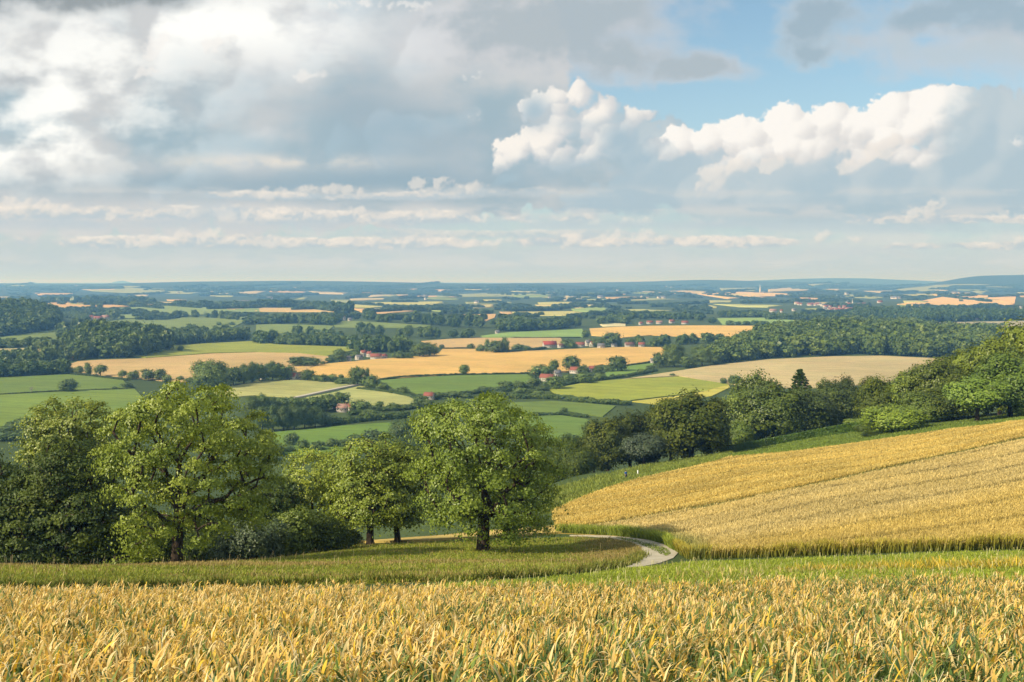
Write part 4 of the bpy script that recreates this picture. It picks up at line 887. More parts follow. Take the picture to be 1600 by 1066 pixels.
# ------------------------------------------------------------------ single trees and bushes of the valley
ORD = ['first', 'second', 'third', 'fourth', 'fifth', 'sixth', 'seventh', 'eighth', 'ninth', 'tenth', 'eleventh', 'twelfth', 'thirteenth', 'fourteenth', 'fifteenth', 'sixteenth', 'seventeenth', 'eighteenth']
VALLEY = [  # quarter, what it is called, where it stands, colour, [(x, foot, top, half-width, shape)]
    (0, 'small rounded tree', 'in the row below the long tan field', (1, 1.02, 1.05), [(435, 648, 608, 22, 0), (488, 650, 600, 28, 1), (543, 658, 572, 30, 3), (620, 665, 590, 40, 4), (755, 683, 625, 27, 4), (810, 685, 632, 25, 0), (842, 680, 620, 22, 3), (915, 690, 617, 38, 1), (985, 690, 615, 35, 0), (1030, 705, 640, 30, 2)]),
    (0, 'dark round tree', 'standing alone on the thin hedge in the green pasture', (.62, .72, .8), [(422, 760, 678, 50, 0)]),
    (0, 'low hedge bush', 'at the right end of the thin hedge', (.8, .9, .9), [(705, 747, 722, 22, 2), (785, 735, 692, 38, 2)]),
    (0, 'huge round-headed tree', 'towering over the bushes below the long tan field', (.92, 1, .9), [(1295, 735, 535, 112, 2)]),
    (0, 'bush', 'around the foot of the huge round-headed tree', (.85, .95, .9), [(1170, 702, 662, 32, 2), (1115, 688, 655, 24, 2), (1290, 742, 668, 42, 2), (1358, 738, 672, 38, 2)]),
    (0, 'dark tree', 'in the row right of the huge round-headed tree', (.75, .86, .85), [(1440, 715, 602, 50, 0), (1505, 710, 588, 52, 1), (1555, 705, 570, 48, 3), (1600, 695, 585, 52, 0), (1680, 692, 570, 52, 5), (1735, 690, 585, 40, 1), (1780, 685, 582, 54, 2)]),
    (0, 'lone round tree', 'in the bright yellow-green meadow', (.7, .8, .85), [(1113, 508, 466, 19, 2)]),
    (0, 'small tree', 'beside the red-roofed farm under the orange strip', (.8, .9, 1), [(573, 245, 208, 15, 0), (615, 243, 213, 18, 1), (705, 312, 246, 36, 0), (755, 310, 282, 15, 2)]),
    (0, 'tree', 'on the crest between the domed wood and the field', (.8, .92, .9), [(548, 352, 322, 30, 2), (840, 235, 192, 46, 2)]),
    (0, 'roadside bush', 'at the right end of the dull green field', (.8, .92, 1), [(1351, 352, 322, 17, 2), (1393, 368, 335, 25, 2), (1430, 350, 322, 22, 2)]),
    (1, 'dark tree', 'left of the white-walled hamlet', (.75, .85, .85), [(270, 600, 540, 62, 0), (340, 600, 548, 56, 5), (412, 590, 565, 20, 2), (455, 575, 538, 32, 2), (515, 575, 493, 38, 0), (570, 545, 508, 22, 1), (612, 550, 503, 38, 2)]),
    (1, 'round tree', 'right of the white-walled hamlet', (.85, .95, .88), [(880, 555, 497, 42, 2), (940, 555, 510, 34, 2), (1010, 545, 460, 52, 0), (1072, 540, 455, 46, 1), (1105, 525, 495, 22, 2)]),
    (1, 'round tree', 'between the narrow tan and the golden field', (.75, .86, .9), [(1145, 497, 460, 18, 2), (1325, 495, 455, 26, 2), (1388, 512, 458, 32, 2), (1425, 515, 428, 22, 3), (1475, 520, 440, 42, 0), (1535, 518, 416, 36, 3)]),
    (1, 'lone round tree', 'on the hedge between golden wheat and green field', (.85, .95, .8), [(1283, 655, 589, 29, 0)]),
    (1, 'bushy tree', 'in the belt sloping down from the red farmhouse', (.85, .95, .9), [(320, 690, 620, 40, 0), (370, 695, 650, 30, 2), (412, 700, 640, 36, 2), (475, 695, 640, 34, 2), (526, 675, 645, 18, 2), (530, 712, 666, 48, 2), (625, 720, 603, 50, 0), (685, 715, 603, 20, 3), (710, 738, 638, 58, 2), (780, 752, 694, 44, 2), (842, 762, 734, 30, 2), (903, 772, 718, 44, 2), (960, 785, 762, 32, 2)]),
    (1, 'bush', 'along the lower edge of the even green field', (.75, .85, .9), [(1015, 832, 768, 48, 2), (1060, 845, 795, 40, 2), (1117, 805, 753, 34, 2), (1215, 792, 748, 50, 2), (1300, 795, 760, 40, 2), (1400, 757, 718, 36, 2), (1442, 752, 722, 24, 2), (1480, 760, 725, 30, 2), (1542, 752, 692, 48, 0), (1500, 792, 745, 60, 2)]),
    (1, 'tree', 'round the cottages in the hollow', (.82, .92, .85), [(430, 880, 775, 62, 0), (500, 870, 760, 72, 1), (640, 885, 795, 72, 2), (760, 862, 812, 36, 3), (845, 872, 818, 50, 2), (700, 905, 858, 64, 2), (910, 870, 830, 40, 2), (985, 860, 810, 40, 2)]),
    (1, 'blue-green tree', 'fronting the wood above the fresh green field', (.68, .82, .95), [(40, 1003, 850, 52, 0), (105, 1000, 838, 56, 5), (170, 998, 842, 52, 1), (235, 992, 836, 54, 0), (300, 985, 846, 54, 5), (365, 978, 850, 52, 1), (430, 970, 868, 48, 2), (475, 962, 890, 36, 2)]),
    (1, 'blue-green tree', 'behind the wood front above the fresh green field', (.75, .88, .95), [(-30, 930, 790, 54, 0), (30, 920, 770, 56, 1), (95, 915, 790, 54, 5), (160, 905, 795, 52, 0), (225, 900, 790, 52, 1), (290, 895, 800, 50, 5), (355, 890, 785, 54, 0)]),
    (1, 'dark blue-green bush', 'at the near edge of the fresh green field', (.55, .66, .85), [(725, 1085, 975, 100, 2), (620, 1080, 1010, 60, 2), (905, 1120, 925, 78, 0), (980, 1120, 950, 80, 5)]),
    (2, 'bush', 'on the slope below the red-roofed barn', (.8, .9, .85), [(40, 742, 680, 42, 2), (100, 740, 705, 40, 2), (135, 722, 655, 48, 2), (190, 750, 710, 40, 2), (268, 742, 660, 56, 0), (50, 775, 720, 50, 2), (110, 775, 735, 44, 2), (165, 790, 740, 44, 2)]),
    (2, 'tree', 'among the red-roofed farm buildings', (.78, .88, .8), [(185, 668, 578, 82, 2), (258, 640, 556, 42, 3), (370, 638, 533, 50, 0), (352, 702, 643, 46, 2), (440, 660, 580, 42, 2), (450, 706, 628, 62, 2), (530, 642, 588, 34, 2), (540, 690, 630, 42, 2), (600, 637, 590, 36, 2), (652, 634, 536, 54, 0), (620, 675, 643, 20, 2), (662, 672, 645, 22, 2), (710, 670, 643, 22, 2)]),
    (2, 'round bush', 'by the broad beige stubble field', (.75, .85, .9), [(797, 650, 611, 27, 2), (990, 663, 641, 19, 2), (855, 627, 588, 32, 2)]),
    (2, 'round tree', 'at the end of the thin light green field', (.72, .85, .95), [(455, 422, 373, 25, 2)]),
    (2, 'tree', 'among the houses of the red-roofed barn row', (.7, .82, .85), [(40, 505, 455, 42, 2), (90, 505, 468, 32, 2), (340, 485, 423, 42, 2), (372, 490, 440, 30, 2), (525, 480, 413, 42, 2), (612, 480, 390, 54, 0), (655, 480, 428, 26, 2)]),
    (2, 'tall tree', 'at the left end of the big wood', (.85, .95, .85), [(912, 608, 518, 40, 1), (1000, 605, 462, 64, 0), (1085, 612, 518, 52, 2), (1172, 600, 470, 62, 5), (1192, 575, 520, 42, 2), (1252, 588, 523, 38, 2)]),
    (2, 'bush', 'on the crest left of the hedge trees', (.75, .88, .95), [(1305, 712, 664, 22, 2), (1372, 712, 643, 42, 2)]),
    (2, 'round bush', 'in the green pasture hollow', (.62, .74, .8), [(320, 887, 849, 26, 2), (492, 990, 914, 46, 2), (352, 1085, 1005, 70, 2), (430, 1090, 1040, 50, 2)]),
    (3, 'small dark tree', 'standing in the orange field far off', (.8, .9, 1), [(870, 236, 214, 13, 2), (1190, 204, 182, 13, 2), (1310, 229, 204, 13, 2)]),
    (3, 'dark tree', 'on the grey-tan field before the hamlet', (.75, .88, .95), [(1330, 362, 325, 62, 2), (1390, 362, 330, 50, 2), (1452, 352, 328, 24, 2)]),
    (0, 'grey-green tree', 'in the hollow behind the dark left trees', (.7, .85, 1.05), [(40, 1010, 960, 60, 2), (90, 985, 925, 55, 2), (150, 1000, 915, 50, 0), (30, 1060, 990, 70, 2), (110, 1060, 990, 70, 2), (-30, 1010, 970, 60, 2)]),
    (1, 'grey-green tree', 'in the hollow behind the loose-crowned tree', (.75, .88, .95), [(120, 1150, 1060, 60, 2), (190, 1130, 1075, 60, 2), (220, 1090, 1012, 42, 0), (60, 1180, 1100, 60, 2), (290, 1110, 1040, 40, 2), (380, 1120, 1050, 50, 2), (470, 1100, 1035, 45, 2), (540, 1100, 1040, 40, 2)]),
]
for gi, (k, look, where, c, items) in enumerate(VALLEY):
    items = sorted(items, key=lambda t: t[0])
    pts = proj([400*k+i[0]/3.9475 for i in items], [420+i[1]/3.9475 for i in items], 335)
    for i, (it, p) in enumerate(zip(items, pts)):
        d = p[1]; h = (it[1]-it[2])/3.9475*d/F; wd = 2*it[3]/3.9475*d/F/(.86 if it[4] != 2 else .98)
        n = len(items); lab = f'{look} {where}' if n == 1 else f'{look} {where}, {ORD[i]} from the left'
        big = it[1]-it[2] > 120
        f = rs.uniform(.82, 1.18)
        cat = 'bush' if 'bush' in look and 'bushy' not in look else 'tree'
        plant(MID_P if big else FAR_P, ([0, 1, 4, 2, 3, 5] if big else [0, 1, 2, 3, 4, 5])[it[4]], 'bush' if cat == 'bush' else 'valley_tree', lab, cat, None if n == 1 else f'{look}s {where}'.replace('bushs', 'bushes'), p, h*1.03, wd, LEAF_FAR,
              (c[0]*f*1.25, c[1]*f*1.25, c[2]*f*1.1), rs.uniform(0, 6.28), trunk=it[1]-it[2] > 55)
# a bare pale little tree on the thin hedge
p = proj([400*0+195/3.9475], [420+766/3.9475], 335)[0]; s_ = p[1]/F/3.9475
rngb = np.random.default_rng(9)
Tb = np.array([(rngb.normal(0, .35), rngb.normal(0, .35), rngb.uniform(.5, 1)) for _ in range(46)])*np.array([22*s_, 22*s_, 42*s_])
e = empty('bare_tree', p, 'small leafless pale tree on the thin hedge in the green pasture', 'tree')
PALEB = bark_material('pale_bark', (.20, .17, .13), (.34, .30, .24))
link('trunk', grow(rngb, Tb, 24*s_, leaf_r=.035, r_max=.2).mesh('trunk'), PALEB, e)

# ------------------------------------------------------------------ baked plant masses: hedges and woods
def arrays(me):
    v = np.empty(len(me.vertices)*3, np.float32); me.vertices.foreach_get('co', v)
    f = np.empty(len(me.polygons)*3, np.int32); me.polygons.foreach_get('vertices', f)
    t = np.empty(len(me.vertices), np.float32); me.attributes['tint'].data.foreach_get('value', t)
    return v.reshape(-1, 3), f.reshape(-1, 3), t
def low_proto(seed, n_cl, n_leaf, L, style): return arrays(proto(seed, n_cl, n_leaf, L, style, .74, False)[1])
WOOD_P = [low_proto(301, 46, 6, .15, 'round'), low_proto(302, 46, 6, .15, 'round'), low_proto(303, 46, 6, .15, 'bush'), low_proto(304, 46, 6, .15, 'tall')]
TINY_P = [low_proto(311, 14, 5, .27, 'round'), low_proto(312, 14, 5, .27, 'bush'), low_proto(313, 14, 5, .27, 'round')]
def bake(protos, pts, h, wd, rng, jitter=.25):
    """many plants in one mesh: positions, heights, widths -> vertices, triangles, tint"""
    Vs, Fs, Ts, n0 = [], [], [], 0
    pick = rng.integers(0, len(protos), len(pts)); rz = rng.random(len(pts))*6.283; dt = rng.normal(0, .27, len(pts))
    for k, (v, f, t) in enumerate(protos):
        m = np.where(pick == k)[0]
        if not len(m): continue
        c, s = np.cos(rz[m])[:, None], np.sin(rz[m])[:, None]
        X = (v[None, :, 0]*c-v[None, :, 1]*s)*wd[m, None]+pts[m, None, 0]
        Y = (v[None, :, 0]*s+v[None, :, 1]*c)*wd[m, None]+pts[m, None, 1]
        Zv = v[None, :, 2]*h[m, None]+pts[m, None, 2]-.1
        Vs.append(np.stack([X, Y, Zv], -1).reshape(-1, 3))
        Fs.append((f[None]+np.arange(len(m))[:, None, None]*len(v)).reshape(-1, 3)+n0); n0 += len(m)*len(v)
        Ts.append(np.clip(t[None]+dt[m, None], 0, 1).ravel())
    return np.concatenate(Vs), [np.concatenate(Fs)], np.concatenate(Ts)
def inside(poly, x, y):
    r = np.zeros(len(x), bool); n = len(poly); j = n-1
    for i in range(n):
        xi, yi = poly[i]; xj, yj = poly[j]
        c = ((yi > y) != (yj > y)) & (x < (xj-xi)*(y-yi)/(yj-yi+1e-12)+xi); r ^= c; j = i
    return r
def wood(label, k, pts, spacing, h, wd, seed, color=(1, 1, 1), cap=900, protos=None, name='wood'):
    rng = np.random.default_rng(seed); P2 = Q(k, pts)
    e = []
    for (a, b) in zip(P2, P2[1:]+P2[:1]): e += [(a[0]+(b[0]-a[0])*t, a[1]+(b[1]-a[1])*t) for t in (0, .25, .5, .75)]
    e = np.array(e); Wp = proj(e[:, 0], e[:, 1], 335)[:, :2]
    lo, hi = Wp.min(0), Wp.max(0); x, y = Wp[:, 0], Wp[:, 1]
    area = .5*abs(np.dot(x, np.roll(y, 1))-np.dot(y, np.roll(x, 1)))
    n = int(min(cap, area/spacing**2)); sp = math.sqrt(area/max(n, 1))
    got = []
    gx = np.arange(lo[0], hi[0], sp); gy = np.arange(lo[1], hi[1], sp)
    A, B = np.meshgrid(gx, gy); q_ = np.stack([A.ravel(), B.ravel()], -1)+rng.uniform(-.42, .42, (A.size, 2))*sp
    q_ = q_[inside(Wp, q_[:, 0], q_[:, 1])]
    if len(q_) == 0: q_ = Wp.mean(0)[None]
    P3 = np.concatenate([q_, H(q_[:, 0], q_[:, 1])[:, None]], 1)
    # keep the tree tops inside the wood's outline: what stands behind a belt must not rise over it
    cxp, cyp = pix(P3[:, 0], P3[:, 1], P3[:, 2]); hp_ = h*F/P3[:, 1]; pe = np.array(e); gx_ = np.linspace(pe[:, 0].min(), pe[:, 0].max(), 60); top_ = np.empty(60); bot_ = np.empty(60)
    for ig, xg in enumerate(gx_):
        ys = [a_[1]+(b_[1]-a_[1])*(xg-a_[0])/(b_[0]-a_[0]) for a_, b_ in zip(P2, P2[1:]+P2[:1]) if a_[0] != b_[0] and min(a_[0], b_[0]) <= xg <= max(a_[0], b_[0])]
        top_[ig], bot_[ig] = (min(ys), max(ys)) if ys else (np.nan, np.nan)
    okg = ~np.isnan(top_); tp_, bt_ = np.interp(cxp, gx_[okg], top_[okg]), np.interp(cxp, gx_[okg], bot_[okg])
    keep = cyp-hp_ >= tp_-np.maximum(.32*hp_, hp_-(bt_-tp_))-.6
    if any(t_ in label for t_ in ('domed wood between', 'wooded hill', 'dark tree belt', 'big rounded', 'copse left')): keep[:] = True
    if keep.sum() > 5: P3, q_ = P3[keep], q_[keep]
    sc = rng.uniform(.70, 1.22, len(q_)); hh = h*sc; ww = np.maximum(wd, sp*1.15)*rng.uniform(.85, 1.2, len(q_))
    V, Fc, T = bake(protos or (WOOD_P if P3[:, 1].mean() < 2600 else TINY_P), P3, hh, ww, rng)
    o = link(name, make_mesh(name, V, Fc, {'tint': T}), LEAF_FAR); o.color = rgb(color)
    return tag(o, label, 'wood', kind='stuff')
WOODS = [
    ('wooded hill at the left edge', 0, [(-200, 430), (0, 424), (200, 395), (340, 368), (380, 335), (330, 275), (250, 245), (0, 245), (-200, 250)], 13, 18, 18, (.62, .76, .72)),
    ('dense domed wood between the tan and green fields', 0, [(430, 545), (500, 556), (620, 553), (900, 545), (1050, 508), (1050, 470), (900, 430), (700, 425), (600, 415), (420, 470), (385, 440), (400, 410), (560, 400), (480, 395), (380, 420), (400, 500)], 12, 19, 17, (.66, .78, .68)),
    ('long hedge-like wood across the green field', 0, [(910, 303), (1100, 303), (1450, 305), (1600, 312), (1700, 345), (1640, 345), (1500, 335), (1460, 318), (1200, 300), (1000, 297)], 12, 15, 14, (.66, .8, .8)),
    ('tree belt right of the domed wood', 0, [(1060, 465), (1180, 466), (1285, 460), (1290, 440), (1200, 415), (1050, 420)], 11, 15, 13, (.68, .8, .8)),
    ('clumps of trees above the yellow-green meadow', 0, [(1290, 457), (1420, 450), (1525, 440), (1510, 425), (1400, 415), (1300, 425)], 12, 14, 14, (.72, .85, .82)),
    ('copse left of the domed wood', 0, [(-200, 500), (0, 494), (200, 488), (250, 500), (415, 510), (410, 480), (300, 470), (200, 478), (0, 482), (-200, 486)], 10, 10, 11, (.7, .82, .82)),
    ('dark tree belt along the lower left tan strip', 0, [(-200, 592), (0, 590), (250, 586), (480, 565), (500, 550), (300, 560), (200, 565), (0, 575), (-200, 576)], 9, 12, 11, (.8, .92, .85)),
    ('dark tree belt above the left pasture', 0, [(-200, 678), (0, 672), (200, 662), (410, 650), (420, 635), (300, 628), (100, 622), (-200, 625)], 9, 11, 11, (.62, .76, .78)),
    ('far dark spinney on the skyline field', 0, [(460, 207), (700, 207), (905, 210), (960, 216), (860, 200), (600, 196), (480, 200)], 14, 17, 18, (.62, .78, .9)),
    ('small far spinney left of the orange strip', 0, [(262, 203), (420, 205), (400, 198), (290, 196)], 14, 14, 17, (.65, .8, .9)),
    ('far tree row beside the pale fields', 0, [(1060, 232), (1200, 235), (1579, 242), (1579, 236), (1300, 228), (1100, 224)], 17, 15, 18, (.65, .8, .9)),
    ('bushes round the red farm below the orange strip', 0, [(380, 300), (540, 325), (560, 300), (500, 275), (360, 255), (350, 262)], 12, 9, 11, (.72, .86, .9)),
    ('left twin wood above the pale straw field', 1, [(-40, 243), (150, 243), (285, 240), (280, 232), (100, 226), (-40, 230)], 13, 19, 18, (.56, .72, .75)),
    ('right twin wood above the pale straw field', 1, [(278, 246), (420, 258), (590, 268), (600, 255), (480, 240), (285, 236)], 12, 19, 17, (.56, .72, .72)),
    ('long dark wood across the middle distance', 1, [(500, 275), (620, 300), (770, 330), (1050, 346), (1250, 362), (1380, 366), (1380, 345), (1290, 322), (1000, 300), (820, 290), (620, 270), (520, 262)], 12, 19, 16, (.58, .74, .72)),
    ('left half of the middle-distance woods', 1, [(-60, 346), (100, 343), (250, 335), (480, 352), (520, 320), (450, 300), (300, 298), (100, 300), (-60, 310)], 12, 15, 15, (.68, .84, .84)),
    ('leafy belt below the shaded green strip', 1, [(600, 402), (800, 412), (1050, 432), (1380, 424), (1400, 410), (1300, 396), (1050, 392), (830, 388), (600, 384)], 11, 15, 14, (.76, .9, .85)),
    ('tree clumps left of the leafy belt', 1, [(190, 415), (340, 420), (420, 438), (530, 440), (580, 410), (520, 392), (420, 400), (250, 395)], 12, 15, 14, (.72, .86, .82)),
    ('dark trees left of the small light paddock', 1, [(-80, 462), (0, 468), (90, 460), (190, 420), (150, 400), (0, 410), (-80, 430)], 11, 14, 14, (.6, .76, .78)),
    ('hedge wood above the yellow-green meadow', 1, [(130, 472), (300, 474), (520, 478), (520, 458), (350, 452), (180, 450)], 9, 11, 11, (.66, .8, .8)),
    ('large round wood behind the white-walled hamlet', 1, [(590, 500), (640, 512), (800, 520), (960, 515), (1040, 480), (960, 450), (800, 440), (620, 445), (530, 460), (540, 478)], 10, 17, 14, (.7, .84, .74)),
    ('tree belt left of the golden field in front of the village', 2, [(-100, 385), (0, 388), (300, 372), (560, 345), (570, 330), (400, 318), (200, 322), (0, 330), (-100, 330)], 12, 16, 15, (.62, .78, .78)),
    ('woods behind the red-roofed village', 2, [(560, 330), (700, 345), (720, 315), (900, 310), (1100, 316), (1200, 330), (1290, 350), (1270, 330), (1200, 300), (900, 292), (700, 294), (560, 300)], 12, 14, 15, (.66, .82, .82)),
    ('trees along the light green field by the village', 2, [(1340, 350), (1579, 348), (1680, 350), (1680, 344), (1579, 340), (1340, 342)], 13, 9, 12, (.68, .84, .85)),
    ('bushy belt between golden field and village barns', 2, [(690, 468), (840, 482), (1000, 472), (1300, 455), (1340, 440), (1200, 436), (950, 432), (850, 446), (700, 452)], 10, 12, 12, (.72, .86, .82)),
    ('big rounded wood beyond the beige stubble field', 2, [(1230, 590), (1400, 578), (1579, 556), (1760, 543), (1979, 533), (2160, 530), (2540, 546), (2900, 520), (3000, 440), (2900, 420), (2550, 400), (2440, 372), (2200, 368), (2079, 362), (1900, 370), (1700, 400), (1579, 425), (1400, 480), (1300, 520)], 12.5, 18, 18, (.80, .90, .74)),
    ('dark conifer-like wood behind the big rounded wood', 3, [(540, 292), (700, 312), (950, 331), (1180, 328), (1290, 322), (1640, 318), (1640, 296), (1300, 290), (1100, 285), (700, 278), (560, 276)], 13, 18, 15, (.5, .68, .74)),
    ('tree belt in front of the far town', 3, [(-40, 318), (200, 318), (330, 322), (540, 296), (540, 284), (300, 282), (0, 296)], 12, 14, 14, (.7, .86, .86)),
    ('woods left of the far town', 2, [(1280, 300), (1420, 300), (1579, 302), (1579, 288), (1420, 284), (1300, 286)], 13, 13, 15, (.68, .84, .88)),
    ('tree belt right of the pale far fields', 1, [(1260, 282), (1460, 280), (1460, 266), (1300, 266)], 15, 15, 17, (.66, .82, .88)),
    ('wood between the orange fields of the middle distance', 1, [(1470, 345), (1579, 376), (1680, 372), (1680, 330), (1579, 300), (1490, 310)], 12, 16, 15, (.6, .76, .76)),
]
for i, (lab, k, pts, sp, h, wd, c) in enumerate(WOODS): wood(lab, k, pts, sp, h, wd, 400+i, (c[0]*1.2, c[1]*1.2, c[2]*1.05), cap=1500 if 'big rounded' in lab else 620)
# far tree lines beyond counting
rng = np.random.default_rng(55); FP = []; FHh = []
for i in range(250):
    py = 449+52*rng.random()**1.7; px = rng.uniform(-120, 1720); ln = rng.uniform(15, 95)*(1 if py > 460 else 1.6); sl_ = rng.normal(0, .05)
    if i % 3 == 0: n = int(rng.integers(6, 26)); X = px+rng.normal(0, ln*.22, n); Yp = py+rng.normal(0, .8, n)
    else: n = int(ln*.55*(1+(470-min(py, 470))*.05)); X = px+np.linspace(0, ln, max(n, 2))+rng.normal(0, .5, max(n, 2)); Yp = py+(X-px)*sl_
    FP.append(np.stack([X, Yp], -1))
FP = np.concatenate(FP); P3 = proj(FP[:, 0], FP[:, 1], 1700); n = len(P3)
V, Fc, T = bake(TINY_P, P3, rng.uniform(6, 11, n)*(1+np.clip(P3[:, 1]-3000, 0, 6000)/12000), rng.uniform(10, 17, n)*(1+np.clip(P3[:, 1]-3000, 0, 6000)/4000), rng)
o = link('far_trees', make_mesh('far_trees', V, Fc, {'tint': T}), LEAF_FAR); o.color = (.62, .78, .75, 1)
tag(o, 'countless far hedgerow trees fading into blue haze', 'trees', kind='stuff')

def hedge(label, k, pts, h, wd, color, seed, step=None, dmin=335, raw=False):
    rng = np.random.default_rng(seed); P2 = pts if raw else Q(k, pts); e = []
    for a, b in zip(P2, P2[1:]): e += [(a[0]+(b[0]-a[0])*t, a[1]+(b[1]-a[1])*t) for t in np.linspace(0, 1, 12)[:-1]]
    e.append(P2[-1]); e = np.array(e); Wp = proj(e[:, 0], e[:, 1], dmin)[:, :2]
    L_ = np.r_[0, np.cumsum(np.linalg.norm(np.diff(Wp, axis=0), axis=1))]; step = step or wd*.45
    s = np.arange(0, L_[-1], step); x, y = np.interp(s, L_, Wp[:, 0]), np.interp(s, L_, Wp[:, 1])
    P = np.stack([x+rng.normal(0, wd*.08, len(s)), y+rng.normal(0, wd*.08, len(s)), np.zeros(len(s))], -1); P[:, 2] = H(P[:, 0], P[:, 1])
    V, Fc, T = bake([WOOD_P[2]], P, h*rng.uniform(.75, 1.2, len(s)), wd*rng.uniform(.85, 1.25, len(s)), rng)
    o = link('hedge', make_mesh('hedge', V, Fc, {'tint': T}), LEAF_FAR); o.color = rgb(color)
    return tag(o, label, 'hedge')
HC = (.75, .9, .75)
hedge('thin dark hedge across the left green pasture', 0, [(-100, 784), (0, 780), (200, 767), (330, 759), (480, 753)], 1.3, 2.0, (.6, .7, .7), 1)
hedge('faint low hedge continuing right in the left pasture', 0, [(570, 750), (680, 747), (830, 742)], 1.2, 2.0, (.6, .7, .7), 2)
hedge('dark hedge under the row of small rounded trees', 0, [(430, 650), (560, 662), (680, 680), (780, 690)], 1.8, 3, (.62, .74, .72), 3)
hedge('dark straight hedge below the large golden wheat field', 1, [(765, 690), (900, 672), (1100, 662), (1250, 657), (1579, 653), (1680, 650)], 2.0, 3.2, (.55, .68, .6), 4)
hedge('thick dark hedge above the fresh green field', 1, [(490, 962), (600, 948), (700, 935), (860, 925), (940, 915)], 4.2, 5.5, (.85, 1.0, .8), 5)
hedge('thick hedge below the yellow-green crest field', 2, [(0, 800), (150, 800), (300, 806), (420, 822), (560, 835), (720, 842)], 3.8, 5.5, (.85, 1.0, .85), 6)
hedge('hedge between the two lower green pastures', 2, [(80, 912), (200, 908), (330, 905), (460, 918)], 2.6, 4, (.72, .88, .8), 7)
hedge('hedge climbing between farm and crest field', 2, [(300, 722), (400, 705), (500, 690), (620, 678), (740, 660), (890, 632)], 2.4, 3.6, (.62, .78, .68), 8)
hedge('dark hedge on the upper edge of the small paddock', 2, [(690, 606), (780, 592), (862, 580)], 2.2, 3.2, (.58, .7, .62), 9)
hedge('low hedge under the narrow tan field', 1, [(1150, 494), (1240, 492), (1310, 490)], 1.6, 3, (.66, .8, .78), 10)
hedge('low hedge between light green and tan strips', 2, [(0, 428), (200, 428), (420, 426)], 1.8, 3.2, (.62, .76, .78), 11)
hedge('dark hedge along the dull green field', 0, [(740, 313), (820, 309), (900, 306)], 2, 4, (.6, .75, .8), 12)
hedge('bushy hedge below the light green village field', 2, [(-100, 520), (0, 515), (120, 506), (200, 492)], 3, 6, (.6, .75, .75), 13)
hedge('bushy hedge along the foot of the even green field', 1, [(1000, 800), (1100, 790), (1250, 785), (1400, 762), (1579, 756)], 3.2, 5, (.72, .86, .8), 14)
hedge('scrubby hedge beside the lower green-tan field', 1, [(640, 745), (760, 758), (860, 772), (960, 792), (1000, 812)], 2.2, 4, (.75, .9, .82), 15)
hedge('scrub line across the hollow under the cottages', 1, [(600, 900), (740, 880), (900, 872), (1000, 850)], 3, 6, (.8, .95, .8), 16)
# the clipped hedge beside the golden slope: a trimmed box of leaves
def clipped_hedge():
    rng = np.random.default_rng(88); line = [(1126, 258), (1160, 262), (1210, 266), (1270, 267), (1348, 258)]
    P = np.array([((a-CX)/F*b, b, 0) for a, b in line]); P[:, 2] = H(P[:, 0], P[:, 1]); G = Geo()
    n = 9000; u_ = rng.random(n)*(len(P)-1); i = u_.astype(int); f = (u_-i)[:, None]; B = P[i]*(1-f)+P[np.minimum(i+1, len(P)-1)]*f
    d = unit(P[-1]-P[0]); s = unit(np.array([d[1], -d[0], 0])); face = rng.integers(0, 3, n)
    a = rng.uniform(-.8, .8, n); hgt = rng.uniform(0, 1.9, n)
    B = B+s*np.where(face == 0, .85, np.where(face == 1, -.85, a))[:, None]; B[:, 2] = H(B[:, 0], B[:, 1])+np.where(face == 2, 1.9, hgt)+rng.normal(0, .06, n)
    nor = np.where((face == 0)[:, None], s, np.where((face == 1)[:, None], -s, np.array([0, 0, 1.])))+rng.normal(0, .35, (n, 3))
    v, f_ = leaves(B, unit(nor), np.full(n, .5), np.full(n, .34), rng, .15); G.add(v, [f_], np.repeat(np.clip(rng.normal(.45, .25, n), 0, 1), 4))
    o = link('hedge', G.mesh('hedge'), LEAF_MID); o.color = (.52, .72, .62, 1)
    tag(o, 'long clipped hedge with a flat top beside the golden slope', 'hedge')
clipped_hedge()
# ------------------------------------------------------------------ houses
def plain(name, c, rough=.9, noise=.12, spec=.15):
    m, nt = new_mat(name); n = NT(nt); P = n.node('ShaderNodeTexCoord').outputs['Object']
    f = n.ramp(n.noise(P, 2.5, 5, .65), .3, .7, 1-noise, 1+noise)
    oc = n.node('ShaderNodeObjectInfo').outputs['Color']
    out_surf(n, pbsdf(n, n.mul(n.vmath('SCALE', rgb(c)[:3], f), oc), rough, spec)); return m
def tile_material():
    m, nt = new_mat('roof_tiles'); n = NT(nt); P = n.node('ShaderNodeTexCoord').outputs['Object']; oc = n.node('ShaderNodeObjectInfo').outputs['Color']
    wv = n.node('ShaderNodeTexWave', wave_type='BANDS', bands_direction='Z'); n.put(wv.inputs[0], P); wv.inputs['Scale'].default_value = 1.6; wv.inputs['Distortion'].default_value = .4
    f = n.math('MULTIPLY', n.ramp(wv.outputs['Fac'], 0, 1, .82, 1.1), n.ramp(n.noise(P, 1.2, 5, .7), .3, .7, .75, 1.2))
    out_surf(n, pbsdf(n, n.vmath('SCALE', oc, f), .85, .2)); return m
WALLM, ROOFM, GLASSM, DOORM = plain('limewash', (.50, .46, .40)), tile_material(), plain('window_glass', (.03, .035, .04), .15, .05, .5), plain('painted_door', (.12, .07, .04))
